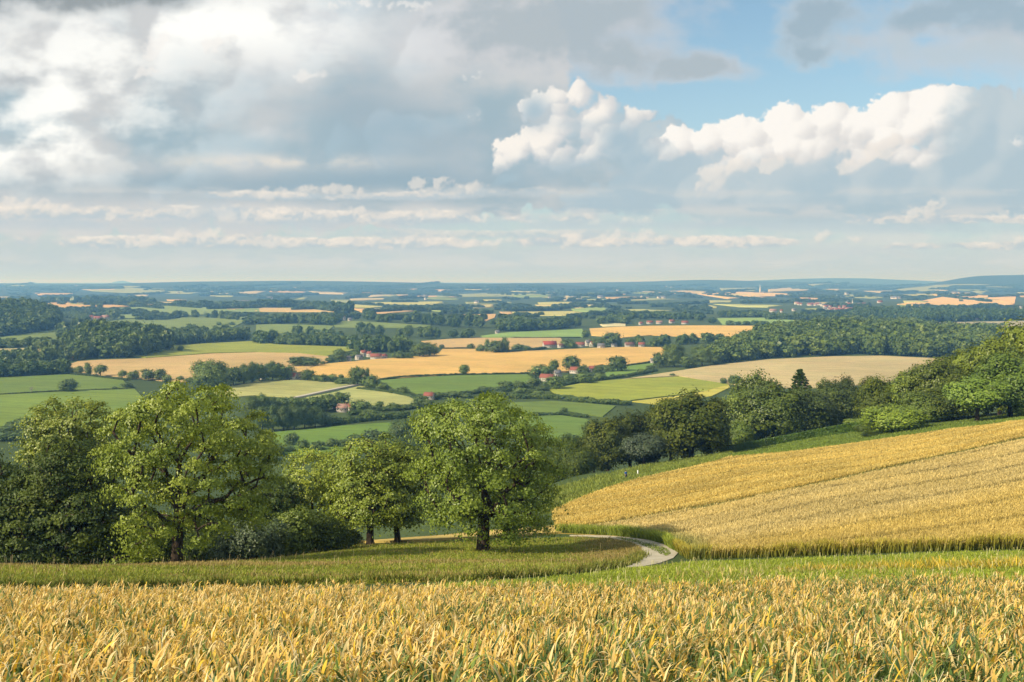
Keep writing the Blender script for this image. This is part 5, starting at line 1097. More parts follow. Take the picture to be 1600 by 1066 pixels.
def house_meshes(L, D, E, Rf):
    """walls, roof, chimney, door, window of a gabled house L long, D deep, eaves E, roof rise Rf"""
    w_ = Geo(); x, y = L/2, D/2
    w_.add([(-x, -y, -1.5), (x, -y, -1.5), (x, y, -1.5), (-x, y, -1.5), (-x, -y, E), (x, -y, E), (x, y, E), (-x, y, E), (-x, 0, E+Rf-.08), (x, 0, E+Rf-.08)],
           [[(0, 1, 5, 4), (2, 3, 7, 6)], [(1, 2, 6), (3, 0, 4)], [(1, 6, 5), (3, 4, 7)], [(5, 6, 9), (7, 4, 8)]])
    w_.F = [np.array([(0, 1, 5, 4), (2, 3, 7, 6), (1, 2, 6, 5), (3, 0, 4, 7)]), np.array([(5, 6, 9), (7, 4, 8)])]
    r = Geo(); o = .45; sl = Rf/y; zl = E-o*sl; t = .22
    xs = x+.35
    r.add([(-xs, -y-o, zl), (xs, -y-o, zl), (xs, 0, E+Rf), (-xs, 0, E+Rf), (xs, y+o, zl), (-xs, y+o, zl),
           (-xs, -y-o, zl+t), (xs, -y-o, zl+t), (xs, 0, E+Rf+t), (-xs, 0, E+Rf+t), (xs, y+o, zl+t), (-xs, y+o, zl+t)],
          [[(6, 7, 8, 9), (9, 8, 10, 11), (3, 2, 1, 0), (5, 4, 2, 3), (0, 1, 7, 6), (4, 5, 11, 10), (1, 2, 8, 7), (2, 4, 10, 8), (3, 0, 6, 9), (5, 3, 9, 11)]])
    c = Geo(); c.box(x*.45, x*.45+.8, -.35, .45, E+Rf-.9, E+Rf+1.3); c.box(x*.45-.08, x*.45+.88, -.43, .53, E+Rf+1.3, E+Rf+1.45)
    d = Geo(); d.box(-.5, .5, -y-.06, -y+.02, -.2, 2.1)
    wi = Geo(); wi.box(-.55, .55, -.05, .03, 0, 1.3)
    return [g.mesh(n_) for g, n_ in ((w_, 'wall'), (r, 'roof'), (c, 'chimney'), (d, 'door'), (wi, 'window'))]
HM = [house_meshes(12, 7.5, 3.6, 3.6), house_meshes(20, 9, 3.8, 4.6), house_meshes(8, 6.5, 4.6, 3.2)]
for hm in HM:
    for me, m in zip(hm, (WALLM, ROOFM, WALLM, DOORM, GLASSM)): me.materials.append(m)
HDIM = [(12, 7.5, 3.6), (20, 9, 3.8), (8, 6.5, 4.6)]
RED, BROWN, SLATE, PALE_R = (.25, .085, .060), (.17, .085, .06), (.15, .15, .16), (.34, .20, .16)
def house(kind, p, sc, rz, label, group, roof=RED, wall=(1, 1, 1), detail=True, name='house'):
    e = empty(name, p, label, 'house', group, rz); e.scale = (sc, sc, sc)
    W_, R_, C__, D_, G_ = HM[kind]; L, D, E = HDIM[kind]
    a = link('wall', W_, None, e); a.color = rgb(wall)
    r = link('roof', R_, None, e); r.color = rgb(roof)
    if detail:
        c = link('chimney', C__, None, r); c.color = (.5, .3, .25, 1)
        link('door', D_, None, e)
        for wx in np.arange(-L/2+1.5, L/2-1, 3.0):
            if abs(wx) > 1.2:
                g = link('window', G_, None, e, (wx, -D/2-.02, 1.0))
        for s_ in (-1, 1):
            g = link('window', G_, None, e, (s_*(L/2+.02), 0, 1.2)); g.rotation_euler = (0, 0, s_*R(90))
    return e
HOUSES = [  # quarter, x, foot, width, kind, turn, roof, wall, label, group
    (0, 455, 268, 42, 1, .2, RED, 1, 'red-roofed house half hidden in trees left of the farm', 'red farm below the orange strip'),
    (0, 562, 314, 44, 0, -.5, RED, 1, 'red-roofed house at the left end of the white-walled farm', 'red farm below the orange strip'),
    (0, 605, 316, 56, 1, .15, RED, 1, 'long red-roofed barn in the middle of the white-walled farm', 'red farm below the orange strip'),
    (0, 650, 314, 46, 0, .5, PALE_R, 1, 'white gabled house at the right end of the red-roofed farm', 'red farm below the orange strip'),
    (1, 572, 572, 32, 2, .3, SLATE, 1, 'small white house with grey roof, left in the hamlet', 'white-walled hamlet'),
    (1, 635, 562, 34, 0, .6, SLATE, 1, 'low grey-roofed house near the middle of the hamlet', 'white-walled hamlet'),
    (1, 662, 540, 36, 2, .5, RED, 1, 'red-roofed house behind the others in the hamlet', 'white-walled hamlet'),
    (1, 700, 545, 34, 2, -.6, RED, 1, 'tall red-gabled house in the hamlet', 'white-walled hamlet'),
    (1, 740, 558, 76, 1, .12, RED, 1, 'long white farmhouse with red roof at the front of the hamlet', 'white-walled hamlet'),
    (1, 788, 556, 36, 0, .9, RED, 1, 'white-gabled house at the right end of the hamlet', 'white-walled hamlet'),
    (1, 210, 686, 66, 1, -.4, RED, 1, 'lone farmhouse with bright red roof beside dark trees', 'farm under the long field'),
    (1, 262, 684, 34, 0, .3, PALE_R, 1, 'pale little outbuilding right of the lone farmhouse', 'farm under the long field'),
    (1, 38, 684, 22, 2, .2, SLATE, 1, 'small white house among the dark tree row', None),
    (1, 500, 862, 30, 0, .5, BROWN, .65, 'brown-roofed cottage in the hollow among trees', 'cottages in the hollow'),
    (1, 536, 884, 30, 0, -.3, PALE_R, .7, 'pale-walled cottage in front of the brown-roofed one', 'cottages in the hollow'),
    (1, 590, 886, 36, 2, .4, RED, .9, 'red-roofed cottage at the right of the hollow', 'cottages in the hollow'),
    (1, 1068, 808, 42, 0, -.4, RED, 1, 'small cottage with pink-red roof by the round bushes', None),
    (1, 505, 320, 26, 0, .2, SLATE, 1, 'white house, left in the row by the long dark wood', 'white houses by the long dark wood'),
    (1, 540, 320, 26, 2, -.3, SLATE, 1, 'white house in the middle of the row by the long dark wood', 'white houses by the long dark wood'),
    (1, 580, 321, 28, 0, .4, SLATE, 1, 'white house, right in the row by the long dark wood', 'white houses by the long dark wood'),
    (1, 1490, 400, 30, 0, .3, SLATE, 1, 'white house with a pointed gable at the wood edge', None),
    (2, 232, 486, 92, 1, .25, (.30, .06, .045), .9, 'large barn with deep red roof at the left of the row', 'red-roofed barn row'),
    (2, 300, 488, 40, 0, .5, BROWN, 1, 'small brown-roofed shed beside the deep red barn', 'red-roofed barn row'),
    (2, 418, 482, 66, 1, -.2, RED, 1, 'long red-roofed barn in the middle of the row', 'red-roofed barn row'),
    (2, 468, 476, 36, 2, .3, SLATE, 1, 'white house between the barns of the row', 'red-roofed barn row'),
    (2, 502, 480, 50, 0, .6, RED, 1, 'red-roofed house right of the long barn', 'red-roofed barn row'),
    (2, 550, 492, 50, 0, -.15, SLATE, 1, 'low white house in front at the right of the row', 'red-roofed barn row'),
    (2, 630, 482, 38, 0, .2, SLATE, 1, 'grey-roofed house under the tall tree of the row', 'red-roofed barn row'),
    (2, 725, 482, 50, 1, .2, BROWN, .9, 'brown-roofed house in the bushy belt beyond the row', 'red-roofed barn row'),
    (2, 800, 482, 44, 0, -.2, RED, .8, 'red-roofed shed farthest right of the barn row', 'red-roofed barn row'),
    (2, 218, 694, 100, 1, -.5, RED, 1, 'big farmhouse with red roof on the slope below the wheat', 'red-roofed farm buildings'),
    (2, 280, 672, 46, 2, .3, SLATE, .9, 'grey-gabled outbuilding behind the big farmhouse', 'red-roofed farm buildings'),
    (2, 400, 646, 72, 1, -.4, RED, 1, 'red-roofed barn between the round trees of the farm', 'red-roofed farm buildings'),
    (2, 498, 634, 54, 0, .2, RED, 1, 'red-roofed house right among the farm trees', 'red-roofed farm buildings'),
    (2, 876, 583, 28, 0, .1, SLATE, 1, 'little white hut at the end of the dark hedge', None),
    (2, 700, 328, 50, 0, .2, SLATE, 1, 'grey-roofed house at the left end of the village', 'red-roofed village'),
    (2, 795, 346, 40, 0, .4, RED, 1, 'white house with red roof, second in the village', 'red-roofed village'),
    (2, 850, 340, 54, 1, .1, RED, 1, 'long house with red roof in the middle of the village', 'red-roofed village'),
    (2, 908, 340, 54, 1, -.15, PALE_R, 1, 'long pale-roofed house right of the village middle', 'red-roofed village'),
    (2, 985, 336, 50, 0, .3, RED, .95, 'red-roofed house fifth along the village', 'red-roofed village'),
    (2, 1066, 342, 66, 1, -.1, RED, 1, 'wide house with orange-red roof at the right of the village', 'red-roofed village'),
    (3, 270, 318, 44, 1, .1, PALE_R, 1, 'pale pink-roofed house below the far town', None),
    (3, 792, 306, 26, 0, .1, SLATE, 1, 'white house at the edge of the dark conifer wood', None),
    (3, 1282, 320, 46, 1, .2, PALE_R, 1, 'pale house at the left of the hillside hamlet', 'hillside hamlet on the right'),
    (3, 1330, 304, 36, 0, .4, PALE_R, 1, 'house with a pale roof second from left in the hillside hamlet', 'hillside hamlet on the right'),
    (3, 1352, 282, 34, 2, -.3, SLATE, 1, 'tall white house at the top of the hillside hamlet', 'hillside hamlet on the right'),
    (3, 1385, 300, 42, 0, .1, PALE_R, 1, 'low pale house in the centre of the hillside hamlet', 'hillside hamlet on the right'),
    (3, 1412, 318, 30, 0, .5, SLATE, .9, 'small grey house at the lower edge of the hillside hamlet', 'hillside hamlet on the right'),
    (3, 1450, 302, 44, 1, .2, RED, 1, 'red-roofed house right of the hillside hamlet centre', 'hillside hamlet on the right'),
    (3, 1495, 298, 48, 1, -.2, PALE_R, 1, 'long pale house in the right half of the hillside hamlet', 'hillside hamlet on the right'),
    (3, 1532, 282, 40, 0, .3, RED, 1, 'orange-roofed house high at the right of the hillside hamlet', 'hillside hamlet on the right'),
    (3, 1545, 302, 34, 0, -.4, PALE_R, 1, 'pale house low at the right of the hillside hamlet', 'hillside hamlet on the right'),
    (3, 1565, 246, 30, 0, .2, SLATE, 1, 'white house alone above the hillside hamlet', None),
]
hp = proj([400*h[0]+h[1]/3.9475 for h in HOUSES], [420+h[2]/3.9475 for h in HOUSES], 335)
for (k, X, Y, wd, kind, rz, rf, wl, lab, grp), p in zip(HOUSES, hp):
    sc = .86*min(1.5, wd/3.9475*p[1]/F/(HDIM[kind][0]*.95))*(.7 if grp == 'red-roofed village' else 1)
    house(kind, p+np.array([0, 0, .8]), max(sc, .55), rz, lab, grp, rf, (wl, wl, wl))
# the far town: one small house each, alike at this distance
TOWN = [(190, 224), (178, 220), (205, 226), (250, 226), (262, 228), (276, 224), (292, 229), (308, 226), (322, 226), (255, 192), (357, 242), (372, 240), (385, 244), (360, 256), (376, 258), (392, 260), (410, 256), (424, 262), (438, 258), (452, 260), (470, 256), (486, 260), (500, 258), (486, 214), (500, 224), (512, 232), (560, 228), (592, 224), (340, 232), (440, 246), (470, 242), (30, 268), (82, 270), (160, 262), (430, 306), (540, 250), (620, 226), (690, 212)]
tp = proj([1200+x/3.9475 for x, y in TOWN], [420+y/3.9475 for x, y in TOWN], 1500)
for i, p in enumerate(tp):
    house(i % 3, p+np.array([0, 0, 1.0]), .85, rs.uniform(-.6, .6), 'tiny house of the far town, its roof a red or pale speck', 'houses of the far town', [RED, PALE_R, RED, SLATE, RED][i % 5], detail=False)
FARH = [(2, 235, 190), (2, 545, 182), (2, 800, 180), (2, 905, 186), (2, 930, 186), (2, 320, 158), (2, 650, 136), (3, 775, 188), (3, 790, 188), (3, 808, 187), (3, 485, 160), (3, 1120, 156), (3, 1135, 154), (3, 1150, 157), (3, 1165, 155), (3, 1180, 157), (1, 1045, 178), (1, 1045, 194), (1, 1360, 216), (0, 470, 110), (0, 150, 118), (0, 1480, 216), (0, 1510, 218), (0, 1530, 216), (0, 1100, 154), (1, 85, 190), (2, 1020, 130)]
tp = proj([400*k+x/3.9475 for k, x, y in FARH], [420+y/3.9475 for k, x, y in FARH], 1500)
for i, p in enumerate(tp):
    house(i % 3, p+np.array([0, 0, 2.5]), 1.2, rs.uniform(-.5, .5), 'white speck of a house far off in the blue woods', 'white houses far off', SLATE, (1.2, 1.2, 1.2), detail=False)
# church with a white spire on the far orange field, and a second one in the town
def church(px, py, hgt_px, label):
    p = proj([px], [py], 1500)[0]; s = hgt_px*p[1]/F/40
    e = empty('church', p, label, 'church'); e.scale = (s, s, s)
    t = Geo(); t.box(-3, 3, -3, 3, -2, 17); t.box(-3.4, 3.4, -3.4, 3.4, 17, 17.8); link('tower', t.mesh('tower'), WALLM, e)
    a = Geo(); th = np.arange(8)/8*2*np.pi; ring = lambda r, z: [(r*math.cos(q_), r*math.sin(q_), z) for q_ in th]
    k = np.arange(8); a.add(ring(2.9, 17.8)+ring(1.3, 28)+[(0, 0, 40)], [np.stack([k, (k+1) % 8, (k+1) % 8+8, k+8], -1)]); a.F.append(np.stack([k+8, (k+1) % 8+8, np.full(8, 16)], -1))
    link('spire', a.mesh('spire'), WALLM, e).color = (1.15, 1.15, 1.15, 1)
    n_ = link('nave', HM[1][0], None, e, (13, 0, 0)); r = link('roof', HM[1][1], None, e, (13, 0, 0)); r.color = rgb(SLATE)
church(1187.6, 458.5, 15, 'white church spire rising from the far golden field')
church(1332, 477, 11, 'small pale church tower in the middle of the far town')

# ------------------------------------------------------------------ crops and grass: real blades
def straw_material(name, trans=.35, rough=.6, lo=.74, hi=1.22):
    m, nt = new_mat(name); n = NT(nt)
    isl = n.node('ShaderNodeNewGeometry').outputs['Random Per Island']
    c = n.vmath('SCALE', n.node('ShaderNodeAttribute', attribute_name='col').outputs['Color'], n.ramp(isl, 0, 1, lo, hi))
    p = n.node('ShaderNodeBsdfPrincipled'); n.put(p.inputs['Base Color'], c); p.inputs['Roughness'].default_value = rough; p.inputs['Specular IOR Level'].default_value = .25
    t = n.node('ShaderNodeBsdfTranslucent'); n.put(t.inputs[0], n.vmath('MULTIPLY', c, (1.1, 1.05, .8)))
    mx = n.node('ShaderNodeMixShader'); mx.inputs[0].default_value = trans
    n.nt.links.new(p.outputs[0], mx.inputs[1]); n.nt.links.new(t.outputs[0], mx.inputs[2]); out_surf(n, mx.outputs[0]); return m
STRAW = straw_material('straw_leaf', .32); GRASSM = straw_material('grass_blade', .30); WHEATM = straw_material('wheat_blade', .30, .6, .93, 1.08)
def blades(base, az_, length, width, lean, curve, nseg, c0, c1, profile=None, twist=None):
    """ribbons that leave their foot at 'lean' from upright and bend over by 'curve' along their length; colours from foot to tip"""
    n = len(base); s = np.linspace(0, 1, nseg+1)
    th = lean[:, None]+curve[:, None]*s[None]**1.3
    ds = (length/nseg)[:, None]
    thm = (th[:, 1:]+th[:, :-1])/2
    rr = np.concatenate([np.zeros((n, 1)), np.cumsum(np.sin(thm)*ds, 1)], 1); zz = np.concatenate([np.zeros((n, 1)), np.cumsum(np.cos(thm)*ds, 1)], 1)
    h = np.stack([np.cos(az_), np.sin(az_)], -1)
    C = np.concatenate([base[:, None, :2]+rr[..., None]*h[:, None], (base[:, 2][:, None]+zz)[..., None]], -1)
    tw = az_+np.pi/2 if twist is None else az_+np.pi/2+twist
    sd = np.stack([np.cos(tw), np.sin(tw), np.zeros(n)], -1)
    prof = (1-s**2.2) if profile is None else np.interp(s, *profile)
    prof = np.maximum(prof, .04)
    off_ = sd[:, None]*(width[:, None]*prof[None]*.5)[..., None]
    V = np.stack([C-off_, C+off_], 2).reshape(-1, 3)
    k = (np.arange(n)*(nseg+1)*2)[:, None]+np.arange(nseg)[None]*2
    Fq = np.stack([k, k+1, k+3, k+2], -1).reshape(-1, 4)
    col = c0[:, None]*(1-s[None, :, None])+c1[:, None]*s[None, :, None]
    return V, Fq, np.repeat(col, 2, axis=1).reshape(-1, 3)
def pick(rng, n, cols, w_):
    cols = np.array(cols); return cols[rng.choice(len(cols), n, p=np.array(w_)/sum(w_))]*rng.uniform(.85, 1.15, (n, 1))
# --- the crop in front: withering leaves, straw above, green below
_eu = np.linspace(-.62, .62, 32); _ed = []
for u_ in _eu:                                           # where the standing crop ends: read from its top line in the photo
    py_ = np.interp(CX+F*u_, [0, 533, 800, 1066, 1300, 1600], [916, 913, 908, 904, 899, 893])
    dd = np.linspace(14, 70, 600); top_ = HY-F*(H(u_*dd, dd)+.88)/dd; _ed.append(dd[np.argmax(top_ < py_)] if (top_ < py_).any() else 45.0)
CROP_EDGE = (_eu, np.array(_ed)); print('crop edge', np.round(_ed, 1))
def crop_points(rng, d0, d1, dens):
    m = int((d1*1.06+8)*(d1-d0)*dens); y = rng.uniform(d0, d1, m); x = rng.uniform(-1, 1, m)*(.53*d1+4)
    ok = (np.abs(x) < .53*y+4) & (y < np.interp(x/y, *CROP_EDGE)+rng.normal(0, .25, m)); x, y = x[ok], y[ok]
    return np.stack([x, y, H(x, y)], -1)
def crop():
    rng = np.random.default_rng(21); VV, FF, CC, n0 = [], [], [], 0
    for d0, d1, dens, nl, nseg, wmul in ((4.5, 9.5, 19, 12, 8, 1.0), (9.5, 16, 17, 11, 6, 1.08), (16, 28, 12, 9, 4, 1.25), (28, 58, 11, 7, 3, 1.6)):
        P = crop_points(rng, d0, d1, dens); n = len(P)
        hgt = (.88+.09*vnoise(P[:, 0], P[:, 1], 1.6, 12)+.07*vnoise(P[:, 0], P[:, 1], .5, 13))*rng.uniform(.80, 1.16, n)
        far = np.clip((P[:, 1]-9)/25, 0, 1)
        gr = np.clip(.40+.16*np.clip((13-P[:, 1])/4, 0, 1)+.34*vnoise(P[:, 0]+40, P[:, 1], 2.6, 14)+.26*np.clip(P[:, 0]/np.maximum(P[:, 1], 1)*3, -1, 1)-.28*far, .02, .8)   # greener patches, more to the right
        for li in range(nl):
            f = (li+rng.random(n))/nl                       # where on the stalk; the rest of the leaves crowd at its top
            low = f < .46
            b = P.copy(); b[:, 2] += hgt*np.where(low, .14+.9*f, .62+.28*f); b[:, :2] += rng.normal(0, .022, (n, 2))
            L_ = np.where(low, rng.uniform(.26, .52, n), rng.uniform(.11, .29, n))*(1+.1*rng.normal(size=n))
            wd = np.where(low, rng.uniform(.030, .060, n), rng.uniform(.010, .030, n))*wmul
            lean = np.where(low, rng.uniform(.05, .45, n), rng.uniform(.04, .6, n)); cur = np.where(low, rng.uniform(.05, .8, n), rng.gamma(2.6, .60, n))
            isg = rng.random(n) < np.where(low, gr+.55, gr*.52)
            straw = pick(rng, n, [(.92, .655, .25), (.95, .765, .41), (.83, .56, .15), (.84, .57, .07), (.60, .385, .14)], [5, 3, 3, 1.4, 1.6])
            green = pick(rng, n, [(.12, .19, .05), (.17, .24, .055), (.09, .15, .06), (.30, .32, .05)], [4, 3, 2, 1.5])
            c1 = np.where(isg[:, None], green, straw); c0 = np.where(isg[:, None], green*.9, straw*np.array([.72, .68, .48]))  # straw leaf bases painted darker, shade put into the colour for depth
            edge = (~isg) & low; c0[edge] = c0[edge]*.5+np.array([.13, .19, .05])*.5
            az_ = np.where(rng.random(n) < .45, 2.5*vnoise(P[:, 0], P[:, 1], 1.1, 15)+rng.normal(0, .6, n), rng.random(n)*2*np.pi)
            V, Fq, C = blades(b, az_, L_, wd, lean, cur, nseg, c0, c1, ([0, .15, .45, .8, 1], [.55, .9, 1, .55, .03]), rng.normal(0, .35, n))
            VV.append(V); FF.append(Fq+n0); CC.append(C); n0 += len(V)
        # stalks
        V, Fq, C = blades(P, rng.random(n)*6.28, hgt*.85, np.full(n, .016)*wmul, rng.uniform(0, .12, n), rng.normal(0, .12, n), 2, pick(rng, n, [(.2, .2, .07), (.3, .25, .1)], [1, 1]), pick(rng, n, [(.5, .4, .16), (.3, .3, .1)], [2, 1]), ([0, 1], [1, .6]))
        VV.append(V); FF.append(Fq+n0); CC.append(C); n0 += len(V)
        # pale thin stems that stick out and bend over
        k = rng.random(n) < (.30 if d1 < 17 else .10); m = k.sum(); b = P[k].copy(); b[:, 2] += hgt[k]*.62
        V, Fq, C = blades(b, rng.random(m)*6.28, rng.uniform(.3, .62, m), rng.uniform(.006, .011, m)*wmul, rng.uniform(0, .5, m), rng.uniform(.3, 2.3, m), nseg, pick(rng, m, [(.74, .62, .36)], [1]), pick(rng, m, [(.84, .74, .50)], [1]), ([0, 1], [1, .5]))
        VV.append(V); FF.append(Fq+n0); CC.append(C); n0 += len(V)
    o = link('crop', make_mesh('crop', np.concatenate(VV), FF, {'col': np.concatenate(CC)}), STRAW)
    tag(o, 'dense field of withering golden crop leaves with green ones between, in front', 'crop', kind='stuff')
crop()
# --- scattering over photo outlines on the near ground
def region(rng, poly_px, dens, dmin=38, dmax=330, near_mul=None):
    e = []
    for (a, b) in zip(poly_px, poly_px[1:]+poly_px[:1]): e += [(a[0]+(b[0]-a[0])*t, a[1]+(b[1]-a[1])*t) for t in np.linspace(0, 1, 7)[:-1]]
    e = np.array(e); Wp = proj(e[:, 0], e[:, 1], dmin, dmax)[:, :2]; lo, hi = Wp.min(0), Wp.max(0)
    m = int((hi-lo).prod()*dens); q_ = rng.uniform(lo, hi, (m, 2)); q_ = q_[inside(Wp, q_[:, 0], q_[:, 1])]
    if near_mul is not None: q_ = q_[rng.random(len(q_)) < near_mul(q_[:, 1])]
    return np.concatenate([q_, H(q_[:, 0], q_[:, 1])[:, None]], 1), Wp
def edge_dist(Wp, x, y):
    d = np.full(len(x), 1e9); n = len(Wp)
    for i in range(n):
        a, b = Wp[i], Wp[(i+1) % n]; ab = b-a; t = np.clip(((x-a[0])*ab[0]+(y-a[1])*ab[1])/max((ab**2).sum(), 1e-9), 0, 1)
        d = np.minimum(d, np.hypot(x-a[0]-t*ab[0], y-a[1]-t*ab[1]))
    return d
def near_sheet(name, label, cat, poly, color, angle=0., lift=.05, dmin=38, mat=None, step=(4, 16), kind='structure'):
    o = link(name, drape([poly], step[0], step[1], dmin, lift, .3), mat or FIELD); o.color = rgb(color); o['row_angle'] = angle
    return tag(o, label, cat, kind=kind)
def arr(c, n): return np.broadcast_to(np.array(c, float), (n, 3)).copy()
# golden hillside
HILL = [(868, 824), (862, 806), (905, 786), (950, 768), (1000, 754), (1070, 738), (1140, 720), (1250, 709), (1350, 695), (1480, 677), (1600, 662), (1760, 638), (1760, 852), (1600, 858), (1450, 862), (1300, 868), (1180, 872), (1075, 875), (1056, 862), (1040, 852), (1010, 844), (960, 838), (900, 835), (870, 834)]
HILLS_ = [(x, y-6 if (x > 1050 and y > 840) else y) for x, y in HILL]
near_sheet('wheat_field', 'golden wheat slope rising to the right behind the track', 'field', HILLS_, (.40, .27, .075), .3)
def hillside():
    rng = np.random.default_rng(31)
    P, Wp = region(rng, HILL, 36, 60, 300, lambda y: np.clip(120/y, .45, 1)**1.1)
    n = len(P); ppx, ppy = pix(P[:, 0], P[:, 1], P[:, 2]+.8)
    tl = np.interp(ppx, [860, 1000, 1150, 1300, 1450, 1600, 1760], [825, 803, 776, 745, 712, 679, 640])    # the tractor gap across the slope
    dv = ppy-tl
    gap = np.abs(dv-3) < 2.9+rng.normal(0, .35, n)
    W1 = proj([1000, 1600], [803, 679], 60, 300)[:, :2]; dr = unit(W1[1]-W1[0]); perp = (P[:, 0]*-dr[1]+P[:, 1]*dr[0])
    upper = dv < 3; rows = .5+.5*np.sin(perp*2*np.pi/9.5+1.2*vnoise(P[:, 0], P[:, 1], 30, 33)); rows2 = np.abs((((perp+.8*vnoise(P[:, 0], P[:, 1], 25, 39))/8.5) % 1)-.5)
    ed = edge_dist(Wp, P[:, 0], P[:, 1])
    hgt = (.86-.13*rows*upper+.07*vnoise(P[:, 0], P[:, 1], 5, 34))*rng.uniform(.85, 1.15, n); hgt = np.where(gap, .42, hgt); hgt = np.where((rows2 < .05) & ~gap, hgt*.66, hgt)
    upper = dv < 3; low = np.clip((dv-55-.02*(ppx-1200))/30, 0, 1)+.35*vnoise(P[:, 0], P[:, 1], 12, 35)
    gold = np.array([.76, .585, .18]); beige = np.array([.72, .57, .24]); brown = np.array([.69, .52, .155])
    c = np.where(upper[:, None], gold+(np.array([.68, .50, .135])-gold)*rows[:, None], beige+(brown-beige)*np.clip(low, 0, 1)[:, None])
    c = c*(1+.14*vnoise(P[:, 0], P[:, 1], 9, 36)[:, None]+.08*vnoise(P[:, 0]*.3, P[:, 1], 2.5, 37)[:, None])
    c = c*np.where(rows2 < .07, .52, 1)[:, None]
    c = np.where(gap[:, None], np.array([.17, .19, .045]), c)
    near_path = np.clip(1-ed/3.2, 0, 1)*(ppy > 815)*(ppx < 1110)*(dv > 4)
    c = c*(1-near_path[:, None]*.8)+np.array([.17, .24, .04])*near_path[:, None]*.8
    VV, FF, CC, n0 = [], [], [], 0
    # seed-heads: bent tips on stems
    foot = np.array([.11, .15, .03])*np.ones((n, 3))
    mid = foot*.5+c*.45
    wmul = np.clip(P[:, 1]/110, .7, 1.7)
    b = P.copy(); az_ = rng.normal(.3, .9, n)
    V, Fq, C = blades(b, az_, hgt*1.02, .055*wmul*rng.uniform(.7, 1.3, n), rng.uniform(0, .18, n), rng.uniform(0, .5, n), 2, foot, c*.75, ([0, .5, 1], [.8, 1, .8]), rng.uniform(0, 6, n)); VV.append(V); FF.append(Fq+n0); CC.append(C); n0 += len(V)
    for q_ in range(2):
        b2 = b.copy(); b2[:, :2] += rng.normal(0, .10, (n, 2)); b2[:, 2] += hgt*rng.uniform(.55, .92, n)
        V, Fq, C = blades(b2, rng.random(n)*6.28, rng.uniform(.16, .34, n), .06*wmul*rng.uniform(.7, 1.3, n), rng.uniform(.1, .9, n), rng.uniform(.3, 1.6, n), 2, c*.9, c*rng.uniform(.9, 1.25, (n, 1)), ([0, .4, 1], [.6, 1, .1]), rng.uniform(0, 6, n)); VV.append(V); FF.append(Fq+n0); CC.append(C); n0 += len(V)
    # a thick fringe of green stems along the open front edge
    front = [(1056, 862), (1075, 874), (1180, 871), (1300, 867), (1450, 861), (1600, 857), (1760, 851)]; inner = [(870, 834), (900, 835), (960, 838), (1010, 844), (1040, 852), (1056, 862)]
    for line, gcol in ((front, (.23, .26, .035)), (inner, (.26, .34, .05))):
        e = np.array([(a[0]+(bb[0]-a[0])*t, a[1]+(bb[1]-a[1])*t) for a, bb in zip(line, line[1:]) for t in np.linspace(0, 1, 8)[:-1]]+[line[-1]])
        Wl = proj(e[:, 0], e[:, 1], 60, 300); Ls = np.r_[0, np.cumsum(np.linalg.norm(np.diff(Wl[:, :2], axis=0), axis=1))]
        m = int(Ls[-1]*(75 if line is front else 95)); s_ = rng.random(m)*Ls[-1]; wdt = 1.0 if line is front else 2.6
        back = np.abs(rng.normal(0, .5, m))*wdt-(.5 if line is front else 0)
        x = np.interp(s_, Ls, Wl[:, 0]); y = np.interp(s_, Ls, Wl[:, 1])+back; b = np.stack([x, y, H(x, y)], -1)
        hh = rng.uniform(.8, 1.2, m)*(1+.2*vnoise(x, y, 1.3, 38)); g0 = arr(gcol, m)*rng.uniform(.5, .9, (m, 1)); g1 = (arr((.46, .38, .06), m) if line is front else arr((.30, .36, .05), m))*rng.uniform(.7, 1.25, (m, 1))
        V, Fq, C = blades(b, rng.random(m)*6.28, hh, rng.uniform(.05, .11, m), rng.uniform(0, .25, m), rng.uniform(0, .8, m), 3, g0, g1, ([0, .4, .8, 1], [.7, 1, .7, .1]), rng.uniform(0, 6, m)); VV.append(V); FF.append(Fq+n0); CC.append(C); n0 += len(V)
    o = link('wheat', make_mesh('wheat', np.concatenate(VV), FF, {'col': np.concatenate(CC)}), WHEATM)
    tag(o, 'standing golden wheat on the right-hand slope, green at its lower edge', 'wheat', kind='stuff')
hillside()
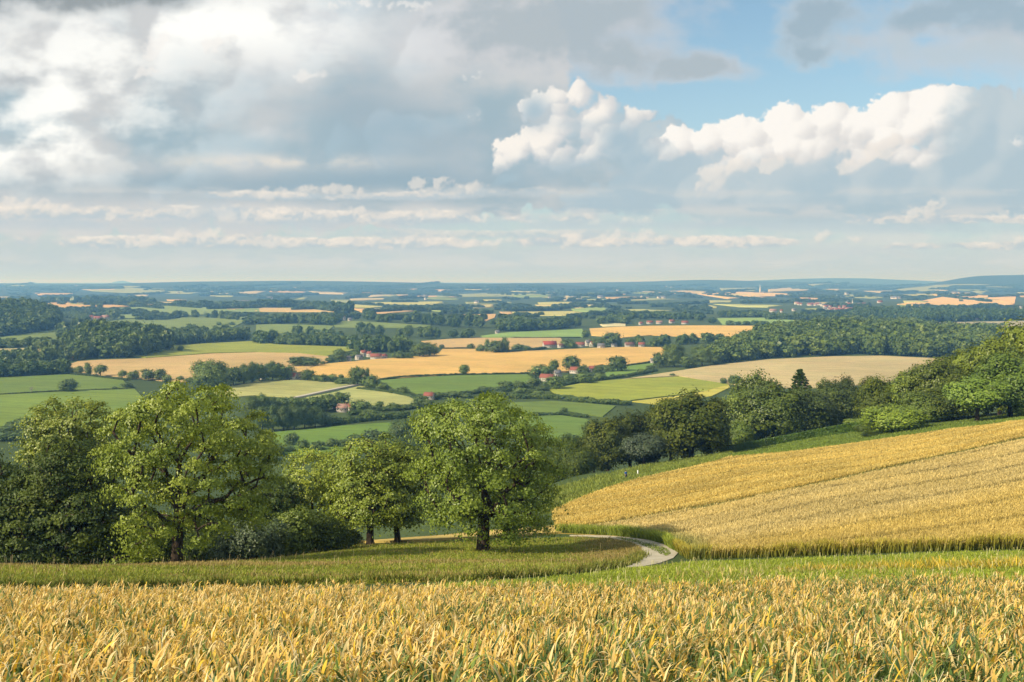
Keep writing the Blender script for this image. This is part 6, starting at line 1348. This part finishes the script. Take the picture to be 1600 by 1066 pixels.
# meadow under the trees
MEADOW = [(-160, 888), (0, 885), (150, 884), (270, 884), (345, 879), (420, 872), (480, 863), (560, 853), (640, 850), (720, 846), (800, 843), (880, 841), (950, 843), (985, 849), (1002, 858), (1003, 869), (985, 882), (950, 890), (880, 898), (780, 905), (680, 910), (560, 914), (400, 916), (200, 917), (-160, 918)]
near_sheet('meadow', 'grassy meadow rounding off under the two big trees', 'meadow', MEADOW, (.150, .165, .028), .1, .03)
def meadow():
    rng = np.random.default_rng(41)
    P, Wp = region(rng, MEADOW, 46, 40, 200, lambda y: np.clip(85/y, .5, 1)); n = len(P)
    ed = edge_dist(Wp, P[:, 0], P[:, 1]); ppx, ppy = pix(*P.T)
    v = vnoise(P[:, 0], P[:, 1]*2.2, 7, 42)+.6*vnoise(P[:, 0], P[:, 1], 2.2, 43)
    rim = np.clip((ppx-880)/70, 0, 1)*.75*(ppy < 884)+.16*v+.62*np.exp(-((ppy-886)/2.2)**2)*(ppx < 520)+.45*np.exp(-((ppy-(885-.012*np.clip(ppx-420, 0, 600)))/2.4)**2)*(ppx > 400)*(ppx < 900)+.42*np.exp(-((ppy-903)/2.6)**2)*(ppx > 250)
    br = rng.random(n) < np.clip(rim, .03, .92)
    g = pick(rng, n, [(.25, .285, .036), (.31, .335, .046), (.19, .235, .034)], [3, 3, 2])*(1+.18*v[:, None]); tip = np.where(br[:, None], pick(rng, n, [(.40, .28, .11), (.46, .34, .14), (.34, .25, .08)], [3, 3, 2]), g*1.15)
    hh = np.where(br, rng.uniform(.2, .36, n), rng.uniform(.12, .26, n))*(1+.2*v)
    VV, FF, CC, n0 = [], [], [], 0
    for q_ in range(2):
        b = P.copy(); b[:, :2] += rng.normal(0, .09, (n, 2))
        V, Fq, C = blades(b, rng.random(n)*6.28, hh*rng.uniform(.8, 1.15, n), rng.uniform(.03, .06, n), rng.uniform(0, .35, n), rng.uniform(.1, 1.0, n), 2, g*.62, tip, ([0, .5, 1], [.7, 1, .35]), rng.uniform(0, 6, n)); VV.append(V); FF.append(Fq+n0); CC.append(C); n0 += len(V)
    # single taller seed stems
    k = rng.random(n) < .004; m = k.sum()
    V, Fq, C = blades(P[k], rng.random(m)*6.28, rng.uniform(.5, .95, m), np.full(m, .02), rng.uniform(0, .2, m), rng.uniform(0, .5, m), 3, arr((.4, .34, .16), m), arr((.62, .5, .28), m), ([0, .6, .8, 1], [.5, .5, 1.6, .6])); VV.append(V); FF.append(Fq+n0); CC.append(C); n0 += len(V)
    # bushier green fringe along the lower right rim
    line = [(1003, 869), (985, 882), (950, 890), (880, 898), (780, 905), (640, 911), (400, 916), (0, 918)]
    e = np.array([(a[0]+(bb[0]-a[0])*t, a[1]+(bb[1]-a[1])*t) for a, bb in zip(line, line[1:]) for t in np.linspace(0, 1, 8)[:-1]]+[line[-1]])
    Wl = proj(e[:, 0], e[:, 1], 40, 200); Ls = np.r_[0, np.cumsum(np.linalg.norm(np.diff(Wl[:, :2], axis=0), axis=1))]
    m = int(Ls[-1]*70); s_ = rng.random(m)*Ls[-1]; x = np.interp(s_, Ls, Wl[:, 0])+rng.normal(0, .3, m); y = np.interp(s_, Ls, Wl[:, 1])+np.abs(rng.normal(0, .35, m)); b = np.stack([x, y, H(x, y)], -1)
    hh = rng.uniform(.3, .62, m)*(1+.5*vnoise(x, y, .9, 44))
    V, Fq, C = blades(b, rng.random(m)*6.28, hh, rng.uniform(.04, .08, m), rng.uniform(0, .5, m), rng.uniform(.1, 1.1, m), 3, arr((.09, .12, .02), m), pick(rng, m, [(.20, .22, .035), (.3, .24, .06)], [3, 1]), ([0, .5, 1], [.7, 1, .15]), rng.uniform(0, 6, m)); VV.append(V); FF.append(Fq+n0); CC.append(C); n0 += len(V)
    o = link('meadow_grass', make_mesh('meadow_grass', np.concatenate(VV), FF, {'col': np.concatenate(CC)}), GRASSM)
    tag(o, 'long meadow grass with reddish-brown seed heads round the two big trees', 'grass', kind='stuff')
meadow()
# mown strip in front of the wheat
STRIP = [(640, 918), (700, 912), (800, 907), (900, 899), (960, 891), (1000, 887), (1050, 882), (1075, 879), (1180, 875), (1300, 871), (1450, 865), (1600, 861), (1760, 856), (1760, 925), (1300, 925), (900, 925)]
near_sheet('grass_strip', 'mown green grass strip between the crop and the wheat slope', 'grass strip', STRIP, (.22, .26, .03), .2, .02)
def turf(name, label, poly, dens, h, cols, wts, seed, dmin=38, dmax=330, width=.05, wild=0.0, mat=None):
    rng = np.random.default_rng(seed); P, Wp = region(rng, poly, dens, dmin, dmax); n = len(P)
    v = vnoise(P[:, 0], P[:, 1]*2, 5, seed)+.5*vnoise(P[:, 0], P[:, 1], 1.4, seed+1)
    g = pick(rng, n, cols, wts)*(1+.16*v[:, None])
    V, Fq, C = blades(P, rng.random(n)*6.28, h*rng.uniform(.6, 1.3, n)*(1+.25*v), width*rng.uniform(.7, 1.3, n), rng.uniform(0, .6, n), rng.uniform(.1, 1.0, n), 2, g*.7, g*1.1, ([0, .5, 1], [.8, 1, .2]), rng.uniform(0, 6, n))
    VV, FF, CC = [V], [Fq], [C]
    if wild:
        k = rng.random(n) < wild; m = k.sum()
        V, F2, C = blades(P[k], rng.random(m)*6.28, rng.uniform(.25, .5, m), np.full(m, .03), rng.uniform(0, .3, m), rng.uniform(0, .6, m), 2, g[k], pick(rng, m, [(.6, .5, .26), (.55, .5, .3)], [1, 1]), ([0, .6, 1], [.5, 1, .8])); VV.append(V); FF.append(F2+len(VV[0])); CC.append(C)
    o = link(name, make_mesh(name, np.concatenate(VV), FF, {'col': np.concatenate(CC)}), mat or GRASSM)
    return tag(o, label, 'grass', kind='stuff')
turf('short_grass', 'short bright grass covering the mown strip', STRIP, 55, .14, [(.29, .345, .038), (.34, .385, .048), (.24, .30, .035)], [3, 2, 2], 51, 38, 110, .045, .03)
# yellow-flowering and straw tufts where the crop thins out on the right
YEL = [(1180, 901), (1300, 893), (1420, 888), (1520, 885), (1620, 882), (1760, 876), (1760, 893), (1600, 896), (1400, 899)]
turf('yellow_flowers', 'band of yellow flowering plants at the far right edge of the crop', [(1200, 893), (1330, 887), (1450, 884), (1620, 880), (1760, 874), (1760, 890), (1600, 890), (1400, 892)], 26, .5, [(.66, .46, .04), (.62, .46, .10), (.30, .30, .05)], [4, 3, 3], 53, 38, 70, .045)
turf('thin_straw', 'sparse straw-coloured tufts between crop and mown strip', [(1000, 903), (1150, 892), (1300, 887), (1500, 881), (1760, 876), (1760, 888), (1400, 897), (1100, 908)], 4, .36, [(.62, .48, .18), (.5, .42, .15), (.25, .27, .05)], [3, 2, 2], 54, 38, 75, .05)
# strips behind the golden slope
UP1 = [(845, 806), (868, 804), (905, 784), (950, 766), (1000, 752), (1070, 736), (1140, 719), (1150, 700), (1060, 716), (1000, 732), (930, 748), (870, 764), (850, 772)]
near_sheet('green_strip', 'rough green strip between the golden slope and the dark clump', 'grass strip', UP1, (.16, .20, .035), .3, .05, 150)
turf('tall_grass', 'tall rough grass along the upper edge of the golden slope', UP1, 16, .75, [(.22, .26, .045), (.27, .31, .065), (.17, .22, .035)], [3, 2, 2], 55, 150, 320, .13)
near_sheet('bare_soil', 'small brown bare patch beside the broad tree, below the rough strip', 'soil', [(858, 797), (880, 778), (930, 770), (950, 768), (905, 782), (872, 798)], (.30, .20, .085), .1, .12, 150)
UP2 = [(1140, 719), (1250, 708), (1350, 694), (1480, 676), (1600, 661), (1760, 637), (1760, 622), (1600, 645), (1480, 661), (1350, 674), (1250, 688), (1140, 703)]
near_sheet('verge', 'dark green grass verge above the golden slope', 'grass strip', UP2, (.12, .17, .03), .3, .05, 180)
turf('verge_grass', 'short dark grass on the verge under the slope trees', UP2, 12, .35, [(.17, .235, .036), (.21, .27, .045)], [1, 1], 56, 180, 330, .12)
# golden strip glimpsed left of the broad trunk, behind the meadow
LOWG = [(520, 850), (600, 846), (700, 838), (760, 832), (868, 824), (880, 834), (800, 840), (720, 843), (640, 848)]
near_sheet('stubble_strip', 'thin golden strip behind the meadow, seen past the broad trunk', 'field', LOWG, (.50, .35, .11), .1, .25, 100)
# the track
PATH = [(978, 888), (1000, 887), (1030, 881), (1052, 873), (1060, 864), (1056, 856), (1036, 849), (1012, 844.5), (980, 840), (945, 837.6), (915, 836.8), (890, 837), (890, 838), (915, 838.4), (945, 840.2), (975, 845), (996, 853), (1004, 862), (1002, 872), (985, 884)]
pm, _nt = new_mat('track_gravel'); _n = NT(_nt); _P = _n.node('ShaderNodeNewGeometry').outputs['Position']
_c = _n.mix(_n.ramp(_n.noise(_P, 1.3, 6, .7), .35, .65), rgb((.30, .26, .18)), rgb((.50, .45, .35))); _c = _n.mix(_n.ramp(_n.noise(_P, .35, 4, .6), .45, .7, 0, .6), _c, rgb((.46, .42, .33)))
_b = _n.node('ShaderNodeBump'); _b.inputs['Strength'].default_value = .6; _b.inputs['Distance'].default_value = .05; _n.put(_b.inputs['Height'], _n.noise(_P, 14, 5, .7))
out_surf(_n, pbsdf(_n, _c, .95, .1, _b.outputs[0]))
near_sheet('track', 'pale gravel farm track curving round the meadow', 'track', PATH, (1, 1, 1), 0, .06, 60, pm, (2, 8))
turf('track_grass', 'grass ridge along the middle of the curving track', [(962, 841), (985, 843.5), (1005, 848), (1026, 853.5), (1043, 860), (1048, 867), (1040, 870), (1030, 866), (1012, 857), (992, 849.5), (970, 843.5)], 60, .2, [(.17, .22, .03), (.14, .19, .03)], [1, 1], 57, 60, 200, .05)
# ------------------------------------------------------------------ the walker in blue and the little white posts
def person():
    p = proj([978], [750], 150, 320)[0]
    e = empty('person', p, 'person in a blue top standing in the rough green strip', 'person', rz=.6)
    J = {'pelvis': (0, 0, .95), 'waist': (0, 0, 1.1), 'chest': (0, .02, 1.34), 'neck': (0, .02, 1.5), 'head': (0, 0, 1.6), 'crown': (0, .01, 1.74),
         'hl': (.1, 0, .9), 'kl': (.12, -.03, .48), 'al': (.12, .02, .07), 'tl': (.13, -.15, .03), 'hr': (-.1, 0, .9), 'kr': (-.11, -.06, .49), 'ar': (-.11, -.02, .07), 'tr': (-.12, -.19, .03),
         'sl': (.19, .02, 1.42), 'el': (.27, .03, 1.13), 'wl': (.28, -.10, .90), 'sr': (-.19, .02, 1.42), 'er': (-.26, .02, 1.14), 'wr': (-.26, -.12, .92)}
    names = list(J); E = [('pelvis', 'waist'), ('waist', 'chest'), ('chest', 'neck'), ('neck', 'head'), ('head', 'crown'), ('pelvis', 'hl'), ('hl', 'kl'), ('kl', 'al'), ('al', 'tl'), ('pelvis', 'hr'), ('hr', 'kr'), ('kr', 'ar'), ('ar', 'tr'), ('chest', 'sl'), ('sl', 'el'), ('el', 'wl'), ('chest', 'sr'), ('sr', 'er'), ('er', 'wr')]
    rad = dict(pelvis=.15, waist=.135, chest=.16, neck=.06, head=.10, crown=.075, hl=.095, kl=.062, al=.045, tl=.035, hr=.095, kr=.062, ar=.045, tr=.035, sl=.065, el=.045, wl=.032, sr=.065, er=.045, wr=.032)
    def skin(name, keep, grow_, mat):
        bm = bmesh.new(); vs = {n_: bm.verts.new(J[n_]) for n_ in names if n_ in keep}
        for a, b in E:
            if a in vs and b in vs: bm.edges.new((vs[a], vs[b]))
        for side in (('l', 1), ('r', -1)):
            w_ = 'w'+side[0]
            if w_ in vs and name == 'body':
                for f in range(5):
                    t = bm.verts.new(Vector(J[w_])+Vector((side[1]*(-.035+.016*f), -.06-.012*(f in (1, 2, 3)), -.07 if f else -.03))); bm.edges.new((vs[w_], t))
        me = bpy.data.meshes.new(name); bm.to_mesh(me); bm.free()
        o = link(name, me, mat, e); sk = o.modifiers.new('skin', 'SKIN'); sv = me.skin_vertices[0].data
        order = [n_ for n_ in names if n_ in keep]
        for i, v in enumerate(sv):
            r_ = (rad[order[i]]+grow_) if i < len(order) else .011
            v.radius = (r_, r_*(.78 if i < len(order) and order[i] in ('pelvis', 'waist', 'chest') else 1))
        sv[order.index('pelvis') if 'pelvis' in order else 0].use_root = True
        o.modifiers.new('smooth', 'SUBSURF').levels = 1
        return o
    skin('body', set(names), 0, plain('skin', (.55, .34, .25)))
    skin('top', {'pelvis', 'waist', 'chest', 'sl', 'el', 'sr', 'er'}, .022, plain('blue_cloth', (.045, .16, .42)))
    skin('trousers', {'pelvis', 'hl', 'kl', 'al', 'hr', 'kr', 'ar'}, .02, plain('dark_cloth', (.03, .035, .05)))
    G = Geo(); r8 = np.arange(10)/10*6.283
    for z_, r_ in ((1.62, .112), (1.69, .115), (1.755, .085), (1.785, .03)): G.V.append(np.stack([r_*np.cos(r8), .025+r_*np.sin(r8), np.full(10, z_)], -1))
    k = np.arange(10); G.F = [np.concatenate([np.stack([k+10*i, (k+1) % 10+10*i, (k+1) % 10+10*i+10, k+10*i+10], -1) for i in range(3)])]
    link('hair', G.mesh('hair', smooth=True), plain('brown_hair', (.06, .035, .02)), e)
person()
def post(px, py, dmin, h, label):
    p = proj([px], [py], dmin, 330)[0]; g = Geo(); g.box(-.09, .09, -.09, .09, -.3, h); g.add([(-.11, -.11, h), (.11, -.11, h), (.11, .11, h), (-.11, .11, h), (0, 0, h+.14)], [[(0, 1, 4), (1, 2, 4), (2, 3, 4), (3, 0, 4)]])
    o = link('marker_post', g.mesh('marker_post'), plain('white_paint', (.78, .78, .76))); o.location = p; tag(o, label, 'post', 'white marker posts')
post(996.5, 744, 150, 1.0, 'small white marker post before the grey-green tree, right of the person')
post(1246, 680, 230, 2.6, 'white marker post showing above the clipped hedge')
# ------------------------------------------------------------------ haze
def haze():
    g = Geo(); x0, x1, y0, y1, z0, z1 = -52000, 52000, -60, 42500, -92, 74
    g.box(x0, x1, y0, y1, z0, z1)
    m, nt = new_mat('haze'); n = NT(nt); v = n.node('ShaderNodeVolumePrincipled')
    v.inputs['Color'].default_value = (.21, .51, 1.0, 1); v.inputs['Absorption Color'].default_value = (1, 1, 1, 1)
    v.inputs['Density'].default_value = HAZE_DENSITY; v.inputs['Anisotropy'].default_value = .1
    o = n.node('ShaderNodeOutputMaterial'); n.put(o.inputs['Volume'], v.outputs[0])
    m.cycles.homogeneous_volume = True
    ob = link('haze', g.mesh('haze'), m); tag(ob, 'thin blue air that fades the far hills', 'haze', kind='stuff')
HAZE_DENSITY = 1.45e-4
haze()
